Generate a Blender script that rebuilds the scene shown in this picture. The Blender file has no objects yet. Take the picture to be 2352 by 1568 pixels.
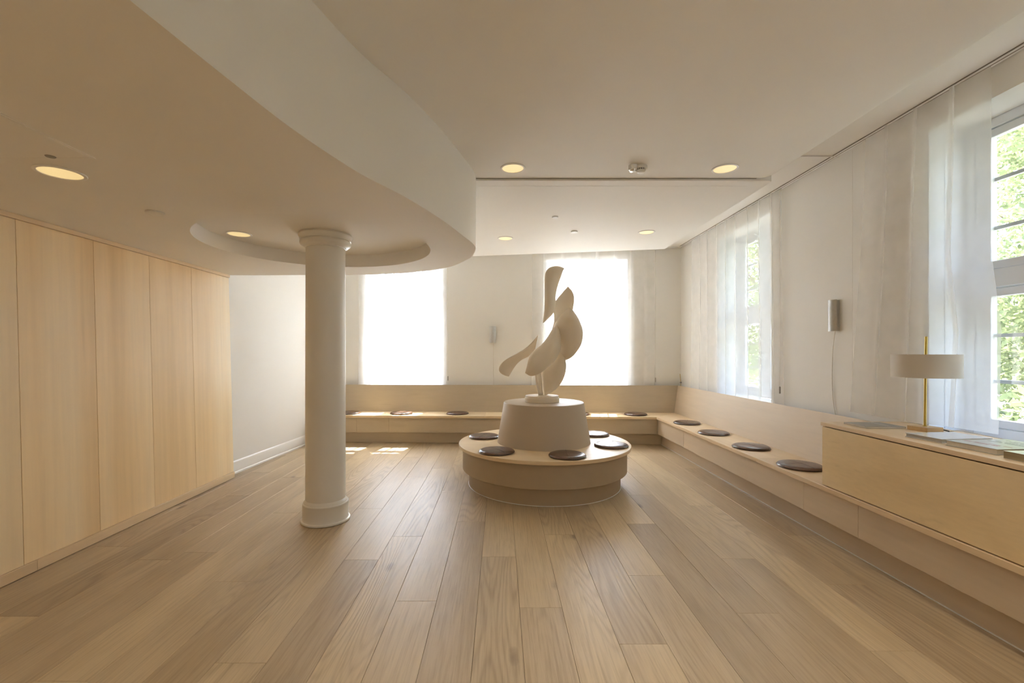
import bpy, bmesh, math, random
from mathutils import Vector, Matrix
from mathutils.geometry import tessellate_polygon

random.seed(7)
C = bpy.context.scene.collection
SC = bpy.context.scene
PI = math.pi

# ------------------------------------------------------------------ camera
H = 1.45
F = 1045.0
CX, CY = 1149.0, 809.0
cam = bpy.data.cameras.new('camera')
cam.sensor_fit = 'HORIZONTAL'
cam.sensor_width = 36.0
cam.lens = F / 2352.0 * 36.0
cam.shift_x = (1176.0 - CX) / 2352.0
cam.shift_y = (CY - 784.0) / 2352.0
cam.clip_start = 0.02
cam.clip_end = 400
camo = bpy.data.objects.new('camera', cam)
C.objects.link(camo)
camo.location = (0, 0, H)
camo.rotation_euler = (PI / 2, 0, 0)
SC.camera = camo

# ------------------------------------------------------------------ world, sun, exposure
world = bpy.data.worlds.new('sky')
SC.world = world
world.use_nodes = True
wn = world.node_tree
wn.nodes.clear()
sky = wn.nodes.new('ShaderNodeTexSky')
sky.sky_type = 'NISHITA'
sky.sun_disc = False
sky.sun_elevation = math.radians(58)
sky.sun_rotation = math.radians(12)
sky.air_density = 1.0
sky.dust_density = 2.5
sky.ozone_density = 1.0
warm = wn.nodes.new('ShaderNodeMix')
warm.data_type = 'RGBA'
warm.blend_type = 'MIX'
warm.inputs[0].default_value = 0.22
bw = wn.nodes.new('ShaderNodeRGBToBW')
wmul = wn.nodes.new('ShaderNodeMix')
wmul.data_type = 'RGBA'
wmul.blend_type = 'MULTIPLY'
wmul.inputs[0].default_value = 1.0
wmul.inputs[7].default_value = (1.0, 0.955, 0.88, 1)
bg = wn.nodes.new('ShaderNodeBackground')
bg.inputs[1].default_value = 2.5
wo = wn.nodes.new('ShaderNodeOutputWorld')
wn.links.new(sky.outputs[0], bw.inputs[0])
wn.links.new(bw.outputs[0], wmul.inputs[6])
wn.links.new(sky.outputs[0], warm.inputs[6])
wn.links.new(wmul.outputs[2], warm.inputs[7])
wn.links.new(warm.outputs[2], bg.inputs[0])
wn.links.new(bg.outputs[0], wo.inputs[0])

sun = bpy.data.lights.new('sun', 'SUN')
sun.energy = 38.0
sun.angle = math.radians(0.6)
sun.color = (1.0, 0.95, 0.87)
suno = bpy.data.objects.new('sun', sun)
C.objects.link(suno)
SUN_DIR = Vector((-0.20, -1.0, 0)).normalized() * math.cos(math.radians(58)) + Vector((0, 0, -math.sin(math.radians(58))))
suno.rotation_euler = SUN_DIR.to_track_quat('-Z', 'Y').to_euler()
suno.location = (6, 20, 18)

# added fill lamp, standing for daylight of the open floor behind the camera
def area_light(name, loc, rot, sx, sy, power, color):
    l = bpy.data.lights.new(name, 'AREA')
    l.shape = 'RECTANGLE'
    l.size, l.size_y = sx, sy
    l.energy = power
    l.color = color
    o = bpy.data.objects.new(name, l)
    C.objects.link(o)
    o.location = loc
    o.rotation_euler = rot
    return o
area_light('rear_fill', (0.3, -3.3, 1.6), (PI / 2, 0, 0), 5.2, 2.2, 6, (1.0, 0.90, 0.74))

SC.view_settings.view_transform = 'Standard'
SC.view_settings.look = 'None'
SC.view_settings.exposure = 0.88
SC.view_settings.gamma = 1.0
SC.view_settings.use_curve_mapping = False
SC.cycles.use_denoising = True
SC.cycles.max_bounces = 14
SC.cycles.diffuse_bounces = 8
SC.cycles.transparent_max_bounces = 24
SC.cycles.transmission_bounces = 8
SC.cycles.sample_clamp_indirect = 8
SC.cycles.caustics_reflective = False
SC.cycles.caustics_refractive = False

# ------------------------------------------------------------------ helpers
ORG = {}

class MB:
    """collects vertices and faces of one mesh in world coordinates"""
    def __init__(s):
        s.v = []; s.f = []; s.sm = []
    def add(s, verts, faces, smooth=False):
        b = len(s.v)
        s.v += [tuple(p) for p in verts]
        s.f += [tuple(b + i for i in f) for f in faces]
        s.sm += [smooth] * len(faces)
        return s
    def box(s, x0, x1, y0, y1, z0, z1):
        x0, x1 = min(x0, x1), max(x0, x1); y0, y1 = min(y0, y1), max(y0, y1); z0, z1 = min(z0, z1), max(z0, z1)
        return s.add([(x0,y0,z0),(x1,y0,z0),(x1,y1,z0),(x0,y1,z0),(x0,y0,z1),(x1,y0,z1),(x1,y1,z1),(x0,y1,z1)],
                     [(0,3,2,1),(4,5,6,7),(0,1,5,4),(1,2,6,5),(2,3,7,6),(3,0,4,7)])
    def obox(s, o, u, n, u0, u1, n0, n1, z0, z1):
        """box in a wall frame: u along, n across, z up"""
        P = lambda a, b, c: o + u * a + n * b + Vector((0, 0, c))
        vs = [P(a, b, c) for c in (z0, z1) for (a, b) in ((u0,n0),(u1,n0),(u1,n1),(u0,n1))]
        fs = [(0,3,2,1),(4,5,6,7),(0,1,5,4),(1,2,6,5),(2,3,7,6),(3,0,4,7)]
        if u.cross(n).z < 0:
            fs = [tuple(reversed(f)) for f in fs]
        return s.add(vs, fs)
    def prism(s, pts, z0, z1):
        """vertical prism from a counter-clockwise plan polygon"""
        n = len(pts)
        a = sum(pts[i][0]*pts[(i+1)%n][1]-pts[(i+1)%n][0]*pts[i][1] for i in range(n))
        if a < 0: pts = pts[::-1]
        vs = [(p[0],p[1],z0) for p in pts] + [(p[0],p[1],z1) for p in pts]
        return s.add(vs, [tuple(range(n-1,-1,-1)), tuple(range(n,2*n))] + [(i,(i+1)%n,n+(i+1)%n,n+i) for i in range(n)])
    def lathe(s, prof, cx, cy, n=64, close=True, smooth=True):
        """prof: list of (r, z) from bottom to top"""
        b = []
        for r, z in prof:
            for k in range(n):
                t = 2*PI*k/n
                b.append((cx + r*math.cos(t), cy + r*math.sin(t), z))
        fs = []
        for j in range(len(prof)-1):
            for k in range(n):
                k2 = (k+1) % n
                fs.append((j*n+k, j*n+k2, (j+1)*n+k2, (j+1)*n+k))
        s.add(b, fs, smooth)
        if close:
            base = len(s.v) - len(b)
            s.f.append(tuple(base + k for k in range(n-1,-1,-1))); s.sm.append(False)
            s.f.append(tuple(base + (len(prof)-1)*n + k for k in range(n))); s.sm.append(False)
        return s
    def tube(s, pts, r, n=8):
        pts = [Vector(p) for p in pts]
        rings = []
        up = Vector((0.13, 0.31, 0.94)).normalized()
        for i, p in enumerate(pts):
            d = (pts[min(i+1,len(pts)-1)] - pts[max(i-1,0)]).normalized()
            a = d.cross(up)
            if a.length < 1e-3: a = d.cross(Vector((1,0,0)))
            a.normalize(); b = d.cross(a)
            rings += [p + a*(r*math.cos(2*PI*k/n)) + b*(r*math.sin(2*PI*k/n)) for k in range(n)]
        fs = []
        m = len(pts)
        for j in range(m-1):
            for k in range(n):
                k2 = (k+1)%n
                fs.append((j*n+k, (j+1)*n+k, (j+1)*n+k2, j*n+k2))
        fs.append(tuple(range(n))); fs.append(tuple((m-1)*n+k for k in range(n-1,-1,-1)))
        return s.add(rings, fs, True)
    def build(s, name, m, parent=None, base=None, bevel=0.0, seg=2, autosmooth=True):
        """ONE mesh object; world coordinates become local to the thing's base"""
        if parent is not None: org = ORG[parent.name]
        else: org = Vector(base) if base is not None else Vector((0,0,0))
        me = bpy.data.meshes.new(name)
        me.from_pydata([(v[0]-org.x, v[1]-org.y, v[2]-org.z) for v in s.v], [], s.f)
        me.polygons.foreach_set('use_smooth', s.sm)
        me.materials.append(m)
        me.update()
        me.set_sharp_from_angle(angle=math.radians(38))
        o = bpy.data.objects.new(name, me)
        C.objects.link(o)
        if parent is not None: o.parent = parent
        else: o.location = org
        ORG[o.name] = org
        if bevel > 0:
            b = o.modifiers.new('bevel', 'BEVEL'); b.width = bevel; b.segments = seg; b.limit_method = 'ANGLE'; b.angle_limit = math.radians(40)
            b.harden_normals = False
        return o

def tag(o, label=None, cat=None, group=None, kind=None):
    if label: o['label'] = label
    if cat: o['category'] = cat
    if group: o['group'] = group
    if kind: o['kind'] = kind
    return o

def empty(name, loc):
    o = bpy.data.objects.new(name, None)
    o.empty_display_size = 0.1
    C.objects.link(o)
    o.location = loc
    ORG[o.name] = Vector(loc)
    return o

def copy_tree(o, parent=None):
    c = o.copy(); C.objects.link(c); c.parent = parent
    for ch in list(o.children): copy_tree(ch, c)
    return c

def px_plan(px, py, z):
    """photo measurement -> point on a horizontal plane of height z"""
    Y = F * (H - z) / (py - CY)
    return ((px - CX) * Y / F, Y)

def catmull(pts, n):
    P = [Vector(p) for p in pts]
    Q = [P[0]*2 - P[1]] + P + [P[-1]*2 - P[-2]]
    dense = []
    for i in range(1, len(Q)-2):
        for k in range(16):
            t = k/16
            a, b, c, d = Q[i-1], Q[i], Q[i+1], Q[i+2]
            dense.append(0.5*((2*b) + (c-a)*t + (2*a-5*b+4*c-d)*t*t + (3*b-a-3*c+d)*t**3))
    dense.append(P[-1])
    L = [0.0]
    for i in range(1, len(dense)): L.append(L[-1] + (dense[i]-dense[i-1]).length)
    out = []
    j = 0
    for k in range(n):
        s = L[-1]*k/(n-1)
        while j < len(L)-2 and L[j+1] < s: j += 1
        t = (s-L[j])/max(1e-9, L[j+1]-L[j])
        out.append(dense[j].lerp(dense[j+1], min(1, t)))
    return out

# ------------------------------------------------------------------ materials
def new_mat(name):
    m = bpy.data.materials.new(name); m.use_nodes = True
    nt = m.node_tree
    return m, nt, nt.nodes['Principled BSDF']

def N(nt, t, **kw):
    n = nt.nodes.new(t)
    for k, v in kw.items(): setattr(n, k, v)
    return n

def mathn(nt, op, a, b=None, c=None):
    n = N(nt, 'ShaderNodeMath', operation=op)
    for i, v in enumerate((a, b, c)):
        if v is None: continue
        if isinstance(v, (int, float)): n.inputs[i].default_value = v
        else: nt.links.new(v, n.inputs[i])
    return n.outputs[0]

def ramp(nt, fac, stops):
    r = N(nt, 'ShaderNodeValToRGB')
    e = r.color_ramp.elements
    while len(e) < len(stops): e.new(0.5)
    for el, (p, c) in zip(e, stops):
        el.position = p; el.color = (c[0], c[1], c[2], 1)
    nt.links.new(fac, r.inputs[0])
    return r.outputs[0]

def mixc(nt, fac, a, b, blend='MIX'):
    n = N(nt, 'ShaderNodeMix', data_type='RGBA', blend_type=blend)
    for i, v in ((0, fac), (6, a), (7, b)):
        if isinstance(v, (int, float)): n.inputs[i].default_value = v
        elif isinstance(v, tuple): n.inputs[i].default_value = (v[0], v[1], v[2], 1)
        else: nt.links.new(v, n.inputs[i])
    return n.outputs[2]

def coords(nt, scale, rnd=True, swap=None):
    g = N(nt, 'ShaderNodeNewGeometry')
    vec = g.outputs['Position']
    if rnd:
        oi = N(nt, 'ShaderNodeObjectInfo')
        mu = mathn(nt, 'MULTIPLY', oi.outputs['Random'], 37.0)
        ad = N(nt, 'ShaderNodeVectorMath', operation='ADD')
        nt.links.new(vec, ad.inputs[0]); nt.links.new(mu, ad.inputs[1])
        vec = ad.outputs[0]
    mp = N(nt, 'ShaderNodeMapping')
    mp.inputs['Scale'].default_value = scale
    nt.links.new(vec, mp.inputs[0])
    return mp.outputs[0]

def noise(nt, vec, scale=1.0, detail=4.0, rough=0.55):
    n = N(nt, 'ShaderNodeTexNoise')
    n.inputs['Scale'].default_value = scale
    n.inputs['Detail'].default_value = detail
    n.inputs['Roughness'].default_value = rough
    nt.links.new(vec, n.inputs['Vector'])
    return n.outputs[0]

def bump(nt, bs, h, strength=0.1, dist=0.01):
    b = N(nt, 'ShaderNodeBump')
    b.inputs['Strength'].default_value = strength
    b.inputs['Distance'].default_value = dist
    nt.links.new(h, b.inputs['Height'])
    nt.links.new(b.outputs[0], bs.inputs['Normal'])

def paint(name, col, rough=0.6, var=0.03, bs_str=0.04):
    m, nt, bs = new_mat(name)
    n = noise(nt, coords(nt, (1.3, 1.3, 1.3), False), 1.0, 3)
    lo = tuple(c*(1-var) for c in col); hi = tuple(min(1, c*(1+var)) for c in col)
    nt.links.new(ramp(nt, n, [(0.3, lo), (0.7, hi)]), bs.inputs['Base Color'])
    bs.inputs['Roughness'].default_value = rough
    f = noise(nt, coords(nt, (160, 160, 160), False), 1.0, 2)
    bump(nt, bs, f, bs_str, 0.002)
    return m

def plain(name, col, rough=0.5, metal=0.0):
    m, nt, bs = new_mat(name)
    n = noise(nt, coords(nt, (40, 40, 40), False), 1.0, 2)
    lo = tuple(c*0.95 for c in col); hi = tuple(min(1, c*1.05) for c in col)
    nt.links.new(ramp(nt, n, [(0.3, lo), (0.7, hi)]), bs.inputs['Base Color'])
    bs.inputs['Roughness'].default_value = rough
    bs.inputs['Metallic'].default_value = metal
    return m

def wood(name, base, dark, light, grain, rough=0.45, band=0.55, fine=0.25, fleck=0.0):
    """veneer: broad soft bands along the grain, fine streaks, small dark flecks.  grain = coordinate scale, small along the grain"""
    m, nt, bs = new_mat(name)
    gx, gy, gz = grain
    b1 = noise(nt, coords(nt, (gx*0.3, gy*0.3, gz*0.3)), 1.0, 2, 0.45)
    b2 = noise(nt, coords(nt, (gx*4, gy*2.0, gz*4)), 1.0, 5, 0.6)
    col = ramp(nt, b1, [(0.28, dark), (0.5, base), (0.72, light)])
    col = mixc(nt, band, base, col)
    st = ramp(nt, b2, [(0.3, tuple(c*0.86 for c in (1, 1, 1))), (0.65, (1.04, 1.04, 1.04))])
    col = mixc(nt, fine, col, mixc(nt, 1.0, col, st, 'MULTIPLY'))
    if fleck:
        f = noise(nt, coords(nt, (gx*2.2, gy*1.6, gz*2.2)), 1.0, 2, 0.4)
        k = ramp(nt, f, [(0.66, (0, 0, 0)), (0.74, (1, 1, 1))])
        kk = mathn(nt, 'MULTIPLY', k, fleck)
        col = mixc(nt, kk, col, tuple(c*0.62 for c in dark))
    oi = N(nt, 'ShaderNodeObjectInfo')
    vv = mathn(nt, 'MULTIPLY_ADD', oi.outputs['Random'], 0.10, 0.95)
    cc = N(nt, 'ShaderNodeCombineColor')
    for i in range(3): nt.links.new(vv, cc.inputs[i])
    col = mixc(nt, 1.0, col, cc.outputs[0], 'MULTIPLY')
    nt.links.new(col, bs.inputs['Base Color'])
    bs.inputs['Roughness'].default_value = rough
    bump(nt, bs, b2, 0.03, 0.002)
    return m

def oak_floor():
    m, nt, bs = new_mat('oak_plank')
    oi = N(nt, 'ShaderNodeObjectInfo')
    # cathedral rings: sine of a stretched noise field
    fld = noise(nt, coords(nt, (3.6, 0.42, 1.0)), 1.0, 1.5, 0.4)
    rings = mathn(nt, 'SINE', mathn(nt, 'MULTIPLY', fld, 150.0))
    rings = mathn(nt, 'MULTIPLY_ADD', rings, 0.5, 0.5)
    rings = mathn(nt, 'POWER', rings, 2.2)
    fine = noise(nt, coords(nt, (95, 3.2, 1)), 1.0, 4, 0.65)
    cloud = noise(nt, coords(nt, (4.0, 0.9, 1)), 1.0, 3, 0.5)
    msk = noise(nt, coords(nt, (1.5, 0.35, 1)), 1.0, 1, 0.4)
    mk = ramp(nt, msk, [(0.46, (0, 0, 0)), (0.62, (1, 1, 1))])
    col = ramp(nt, cloud, [(0.25, (0.425, 0.32, 0.198)), (0.5, (0.50, 0.385, 0.248)), (0.75, (0.57, 0.447, 0.298))])
    rr = mathn(nt, 'MULTIPLY', mathn(nt, 'MULTIPLY', rings, mk), 0.34)
    col = mixc(nt, rr, col, (0.25, 0.175, 0.105))
    ff = ramp(nt, fine, [(0.34, (0.82, 0.80, 0.78)), (0.50, (0.97, 0.97, 0.97)), (0.70, (1.07, 1.07, 1.06))])
    col = mixc(nt, 0.9, col, mixc(nt, 1.0, col, ff, 'MULTIPLY'))
    # knots
    v = N(nt, 'ShaderNodeTexVoronoi')
    v.inputs['Scale'].default_value = 1.0
    nt.links.new(coords(nt, (3.0, 1.15, 1)), v.inputs['Vector'])
    wob = noise(nt, coords(nt, (26, 18, 1)), 1.0, 3)
    dd = mathn(nt, 'ADD', v.outputs['Distance'], mathn(nt, 'MULTIPLY', wob, 0.05))
    kn = ramp(nt, dd, [(0.05, (1, 1, 1)), (0.125, (0, 0, 0))])
    sel = N(nt, 'ShaderNodeSeparateColor'); nt.links.new(v.outputs['Color'], sel.inputs[0])
    on = mathn(nt, 'GREATER_THAN', sel.outputs[0], 0.55)
    kk = mathn(nt, 'MULTIPLY', mathn(nt, 'MULTIPLY', kn, on), 0.8)
    col = mixc(nt, kk, col, (0.17, 0.125, 0.088))
    # each plank its own tone
    tone = ramp(nt, oi.outputs['Random'], [(0.0, (0.76, 0.745, 0.73)), (0.25, (0.90, 0.895, 0.885)), (0.6, (0.99, 1.0, 0.99)), (1.0, (1.10, 1.11, 1.08))])
    col = mixc(nt, 1.0, col, tone, 'MULTIPLY')
    nt.links.new(col, bs.inputs['Base Color'])
    ro = mathn(nt, 'MULTIPLY_ADD', fine, 0.18, 0.30)
    nt.links.new(ro, bs.inputs['Roughness'])
    bs.inputs['Specular IOR Level'].default_value = 0.42
    hh = mathn(nt, 'ADD', mathn(nt, 'MULTIPLY', rings, mathn(nt, 'MULTIPLY', mk, -0.5)), fine)
    bump(nt, bs, hh, 0.22, 0.004)
    return m

def sheer():
    m = bpy.data.materials.new('sheer_voile'); m.use_nodes = True
    nt = m.node_tree; nt.nodes.clear()
    tr = N(nt, 'ShaderNodeBsdfTransparent'); tr.inputs[0].default_value = (1, 1, 1, 1)
    tl = N(nt, 'ShaderNodeBsdfTranslucent'); tl.inputs[0].default_value = (0.93, 0.92, 0.90, 1)
    df = N(nt, 'ShaderNodeBsdfDiffuse'); df.inputs[0].default_value = (0.90, 0.89, 0.86, 1)
    m1 = N(nt, 'ShaderNodeMixShader'); m1.inputs[0].default_value = 0.42
    m2 = N(nt, 'ShaderNodeMixShader')
    w = noise(nt, coords(nt, (6, 6, 6), False), 1.0, 2)
    nt.links.new(mathn(nt, 'MULTIPLY_ADD', w, 0.10, 0.40), m2.inputs[0])
    out = N(nt, 'ShaderNodeOutputMaterial')
    nt.links.new(tl.outputs[0], m1.inputs[1]); nt.links.new(df.outputs[0], m1.inputs[2])
    nt.links.new(tr.outputs[0], m2.inputs[1]); nt.links.new(m1.outputs[0], m2.inputs[2])
    nt.links.new(m2.outputs[0], out.inputs[0])
    return m

def glass():
    m = bpy.data.materials.new('window_glass'); m.use_nodes = True
    nt = m.node_tree; nt.nodes.clear()
    tr = N(nt, 'ShaderNodeBsdfTransparent'); tr.inputs[0].default_value = (0.95, 0.97, 0.97, 1)
    gl = N(nt, 'ShaderNodeBsdfGlossy'); gl.inputs['Roughness'].default_value = 0.02
    mx = N(nt, 'ShaderNodeMixShader')
    out = N(nt, 'ShaderNodeOutputMaterial')
    mx.inputs[0].default_value = 0.07; nt.links.new(tr.outputs[0], mx.inputs[1]); nt.links.new(gl.outputs[0], mx.inputs[2])
    nt.links.new(mx.outputs[0], out.inputs[0])
    return m

def leather():
    m, nt, bs = new_mat('brown_leather')
    n = noise(nt, coords(nt, (14, 14, 14)), 1.0, 3)
    nt.links.new(ramp(nt, n, [(0.3, (0.070, 0.034, 0.020)), (0.7, (0.115, 0.056, 0.032))]), bs.inputs['Base Color'])
    bs.inputs['Roughness'].default_value = 0.27
    bs.inputs['Specular IOR Level'].default_value = 0.7
    f = noise(nt, coords(nt, (190, 190, 190)), 1.0, 3)
    bump(nt, bs, f, 0.12, 0.002)
    return m

def emit(name, col, s):
    m, nt, bs = new_mat(name)
    n = noise(nt, coords(nt, (9, 9, 9), False), 1.0, 2)
    nt.links.new(ramp(nt, n, [(0.3, tuple(c*0.94 for c in col)), (0.7, col)]), bs.inputs['Emission Color'])
    bs.inputs['Base Color'].default_value = (0.8, 0.75, 0.6, 1)
    bs.inputs['Emission Strength'].default_value = s
    return m

M = {}
M['wall'] = paint('white_wall_paint', (0.80, 0.785, 0.75), 0.62, 0.015)
M['ceil'] = paint('white_ceiling_paint', (0.80, 0.775, 0.735), 0.7, 0.015)
M['trim'] = paint('white_gloss_paint', (0.82, 0.81, 0.785), 0.33, 0.01, 0.01)
M['column'] = paint('cream_column_paint', (0.76, 0.735, 0.69), 0.34, 0.01, 0.01)
M['winpaint'] = paint('white_window_paint', (0.81, 0.84, 0.89), 0.35, 0.01, 0.01)
M['maple_wall'] = wood('maple_wall_veneer', (0.86, 0.655, 0.385), (0.74, 0.525, 0.27), (0.91, 0.76, 0.52), (9.0, 9.0, 0.10), 0.42, 1.0, 0.45, 0.10)
M['maple_trim'] = wood('maple_trim', (0.74, 0.57, 0.365), (0.66, 0.48, 0.285), (0.79, 0.63, 0.42), (10, 0.6, 10), 0.42, 0.6, 0.4, 0.15)
M['maple_x'] = wood('maple_seat_board_across', (0.75, 0.585, 0.37), (0.68, 0.50, 0.30), (0.80, 0.65, 0.44), (0.6, 10, 10), 0.40, 0.7, 0.4, 0.10)
M['maple_y'] = wood('maple_seat_board_along', (0.75, 0.585, 0.385), (0.68, 0.50, 0.31), (0.80, 0.65, 0.45), (10, 0.6, 10), 0.40, 0.7, 0.4, 0.10)
M['maple_cab'] = wood('maple_cabinet_veneer', (0.77, 0.60, 0.35), (0.64, 0.475, 0.265), (0.76, 0.60, 0.38), (12, 5, 12), 0.42, 0.45, 0.35, 0.13)
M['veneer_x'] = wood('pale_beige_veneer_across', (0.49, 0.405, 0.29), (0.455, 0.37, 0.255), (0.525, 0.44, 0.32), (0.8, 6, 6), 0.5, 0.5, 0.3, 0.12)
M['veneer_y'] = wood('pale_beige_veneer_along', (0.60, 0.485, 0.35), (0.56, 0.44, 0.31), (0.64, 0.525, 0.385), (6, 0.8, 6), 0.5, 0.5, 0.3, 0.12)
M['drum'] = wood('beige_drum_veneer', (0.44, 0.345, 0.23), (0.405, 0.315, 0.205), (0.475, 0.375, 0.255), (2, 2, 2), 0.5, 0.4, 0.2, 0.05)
M['pedestal'] = paint('taupe_pedestal_paint', (0.49, 0.40, 0.295), 0.5, 0.02)
M['plaster'] = paint('cream_plaster', (0.78, 0.69, 0.56), 0.55, 0.03, 0.10)
M['oak'] = oak_floor()
M['under'] = paint('dark_subfloor', (0.27, 0.20, 0.13), 0.9, 0.05)
M['sheer'] = sheer()
M['glass'] = glass()
M['leather'] = leather()
M['thread'] = plain('dark_seam_stitching', (0.045, 0.024, 0.016), 0.6)
M['brass'] = plain('brass', (0.52, 0.38, 0.10), 0.28, 1.0)
M['steel'] = plain('brushed_aluminium', (0.72, 0.71, 0.69), 0.30, 0.85)
M['sconce'] = plain('satin_light_grey_metal', (0.55, 0.545, 0.53), 0.33, 0.40)
M['shade'] = paint('greige_lampshade', (0.62, 0.57, 0.50), 0.6, 0.02)
M['white_plastic'] = plain('white_plastic', (0.78, 0.77, 0.74), 0.4)
M['dark'] = plain('dark_plastic', (0.03, 0.028, 0.025), 0.5)
M['gap'] = plain('dark_shadow_gap', (0.05, 0.03, 0.018), 0.9)
M['seam'] = plain('brown_panel_seam', (0.24, 0.16, 0.085), 0.9)
M['tan'] = plain('tan_rod', (0.55, 0.41, 0.20), 0.5)
M['gap_soft'] = plain('taupe_shadow_gap', (0.22, 0.19, 0.15), 0.9)
M['gray'] = plain('grey_metal', (0.30, 0.29, 0.27), 0.4, 0.4)
M['cord'] = plain('pale_cable', (0.62, 0.58, 0.50), 0.5)
M['glow'] = emit('warm_lamp_glow', (1.0, 0.75, 0.34), 0.37)
M['lampwood'] = wood('oak_lamp_base', (0.55, 0.37, 0.18), (0.44, 0.28, 0.12), (0.63, 0.45, 0.25), (3, 30, 30), 0.5, 0.8, 0.6, 0.3)
M['paper'] = plain('book_paper', (0.60, 0.55, 0.47), 0.8)
M['paper_grey'] = plain('grey_page_edge', (0.42, 0.40, 0.37), 0.7)
M['cover_gloss'] = plain('glossy_pale_cover', (0.62, 0.62, 0.63), 0.09)
M['cover_green'] = plain('grey_green_cover', (0.42, 0.43, 0.40), 0.28)
M['cover_photo'] = plain('grey_photo_cover', (0.26, 0.25, 0.22), 0.35)
M['cover_blue'] = plain('pale_blue_cover', (0.58, 0.63, 0.68), 0.2)
M['olive_edge'] = wood('olive_page_edges', (0.27, 0.21, 0.11), (0.20, 0.15, 0.07), (0.34, 0.27, 0.15), (2, 2, 160), 0.7, 0.9, 0.6)
M['red_ink'] = plain('faded_red_print', (0.42, 0.20, 0.19), 0.5)
M['grey_ink'] = plain('dark_grey_print', (0.15, 0.16, 0.15), 0.5)
M['pale_ink'] = plain('pale_print', (0.62, 0.60, 0.56), 0.5)
M['leaf'] = None
M['bark'] = plain('tree_bark', (0.12, 0.085, 0.06), 0.9)
M['grass'] = paint('lawn_green', (0.10, 0.11, 0.07), 0.9, 0.3)
M['render'] = paint('pale_house_render', (0.78, 0.75, 0.70), 0.8, 0.04)
M['render_brown'] = paint('brown_house_render', (0.34, 0.29, 0.24), 0.85, 0.08)
M['paving'] = paint('grey_paving', (0.24, 0.23, 0.22), 0.9, 0.15)
M['roof'] = paint('brown_roof_tiles', (0.28, 0.17, 0.12), 0.8, 0.2)
M['winglass_far'] = plain('dark_far_glass', (0.12, 0.14, 0.16), 0.1)

def leafmat(name, a, b):
    m = bpy.data.materials.new(name); m.use_nodes = True
    nt = m.node_tree; nt.nodes.clear()
    n = noise(nt, coords(nt, (3, 3, 3), False), 1.0, 3)
    col = ramp(nt, n, [(0.35, a), (0.65, b)])
    df = N(nt, 'ShaderNodeBsdfDiffuse'); tl = N(nt, 'ShaderNodeBsdfTranslucent')
    nt.links.new(col, df.inputs[0]); nt.links.new(col, tl.inputs[0])
    mx = N(nt, 'ShaderNodeMixShader'); mx.inputs[0].default_value = 0.45
    out = N(nt, 'ShaderNodeOutputMaterial')
    nt.links.new(df.outputs[0], mx.inputs[1]); nt.links.new(tl.outputs[0], mx.inputs[2]); nt.links.new(mx.outputs[0], out.inputs[0])
    return m
M['leaf'] = leafmat('tree_leaf', (0.11, 0.14, 0.07), (0.28, 0.31, 0.16))
M['leaf2'] = leafmat('shrub_leaf', (0.10, 0.13, 0.07), (0.22, 0.26, 0.14))

# ------------------------------------------------------------------ dimensions
XW = 3.06                       # inner face of the right wall
SK = 0.038                      # the far end of the room runs slightly skew
def yb(x, c): return c - SK * (x - XW)      # a line parallel to the back wall
CB_WALL, CB_TOP, CB_BASE, CB_FRONT, CB_FASC, CB_KICK = 7.70, 7.617, 7.513, 7.016, 7.045, 7.125
UB = Vector((1, -SK, 0)).normalized()        # along the back wall, to the right
NB = Vector((SK, 1, 0)).normalized()         # outward through the back wall
def xl(y): return -3.18 + 0.074 * (y - 5.45)   # white left wall
XWOOD_B, XWOOD_T = -3.08, -3.14  # panelled wall leans out slightly towards the top
Z_SOF, Z_REC, Z_NEAR, Z_FAR, Z_TOP = 2.345, 2.47, 2.95, 2.934, 3.225
Y_STEP = 3.92
Y_REAR = -3.6
TH = 0.36

# ------------------------------------------------------------------ floor of oak planks
floor = MB().box(-3.6, 3.5, Y_REAR - 0.2, 8.4, -0.06, -0.016).build('floor', M['under'])
tag(floor, 'wide pale oak plank floor running towards the back windows', 'floor', kind='structure')
PW, PX0 = 0.2405, 0.110
joints = {0: 2.586, -1: 3.23, -2: 3.90, -3: 2.654, -4: 3.586, -5: 3.18, -6: 2.125, -7: 4.05, -8: 2.88, -9: 2.007, -10: 3.30, -11: 5.28,
          1: 3.62, 2: 2.263, 3: 2.957, 4: 3.85, 5: 2.53, 6: 3.20, 7: 2.21, 8: 2.84, 9: 3.6, -12: 2.5, -13: 3.4, -14: 2.2}
PL = 2.10
for k in range(-14, 11):
    x0 = PX0 + PW * k
    j = joints.get(k, 2.0 + 0.7 * (k % 3))
    y = j - PL * 3
    while y < 8.0:
        a, b = max(y, Y_REAR), min(y + PL, 8.0)
        y += PL
        if b - a < 0.05: continue
        g, c = 0.0006, 0.0013
        mb = MB()
        # plank with a small chamfer along its top edges
        X0, X1, A, B = x0 + g, x0 + PW - g, a + g, b - g
        mb.add([(X0,A,-0.016),(X1,A,-0.016),(X1,B,-0.016),(X0,B,-0.016),
                (X0,A,-c),(X1,A,-c),(X1,B,-c),(X0,B,-c),
                (X0+c,A+c,0),(X1-c,A+c,0),(X1-c,B-c,0),(X0+c,B-c,0)],
               [(0,3,2,1),(0,1,5,4),(1,2,6,5),(2,3,7,6),(3,0,4,7),(4,5,9,8),(5,6,10,9),(6,7,11,10),(7,4,8,11),(8,9,10,11)])
        mb.build('floor_plank', M['oak'], floor)

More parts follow.
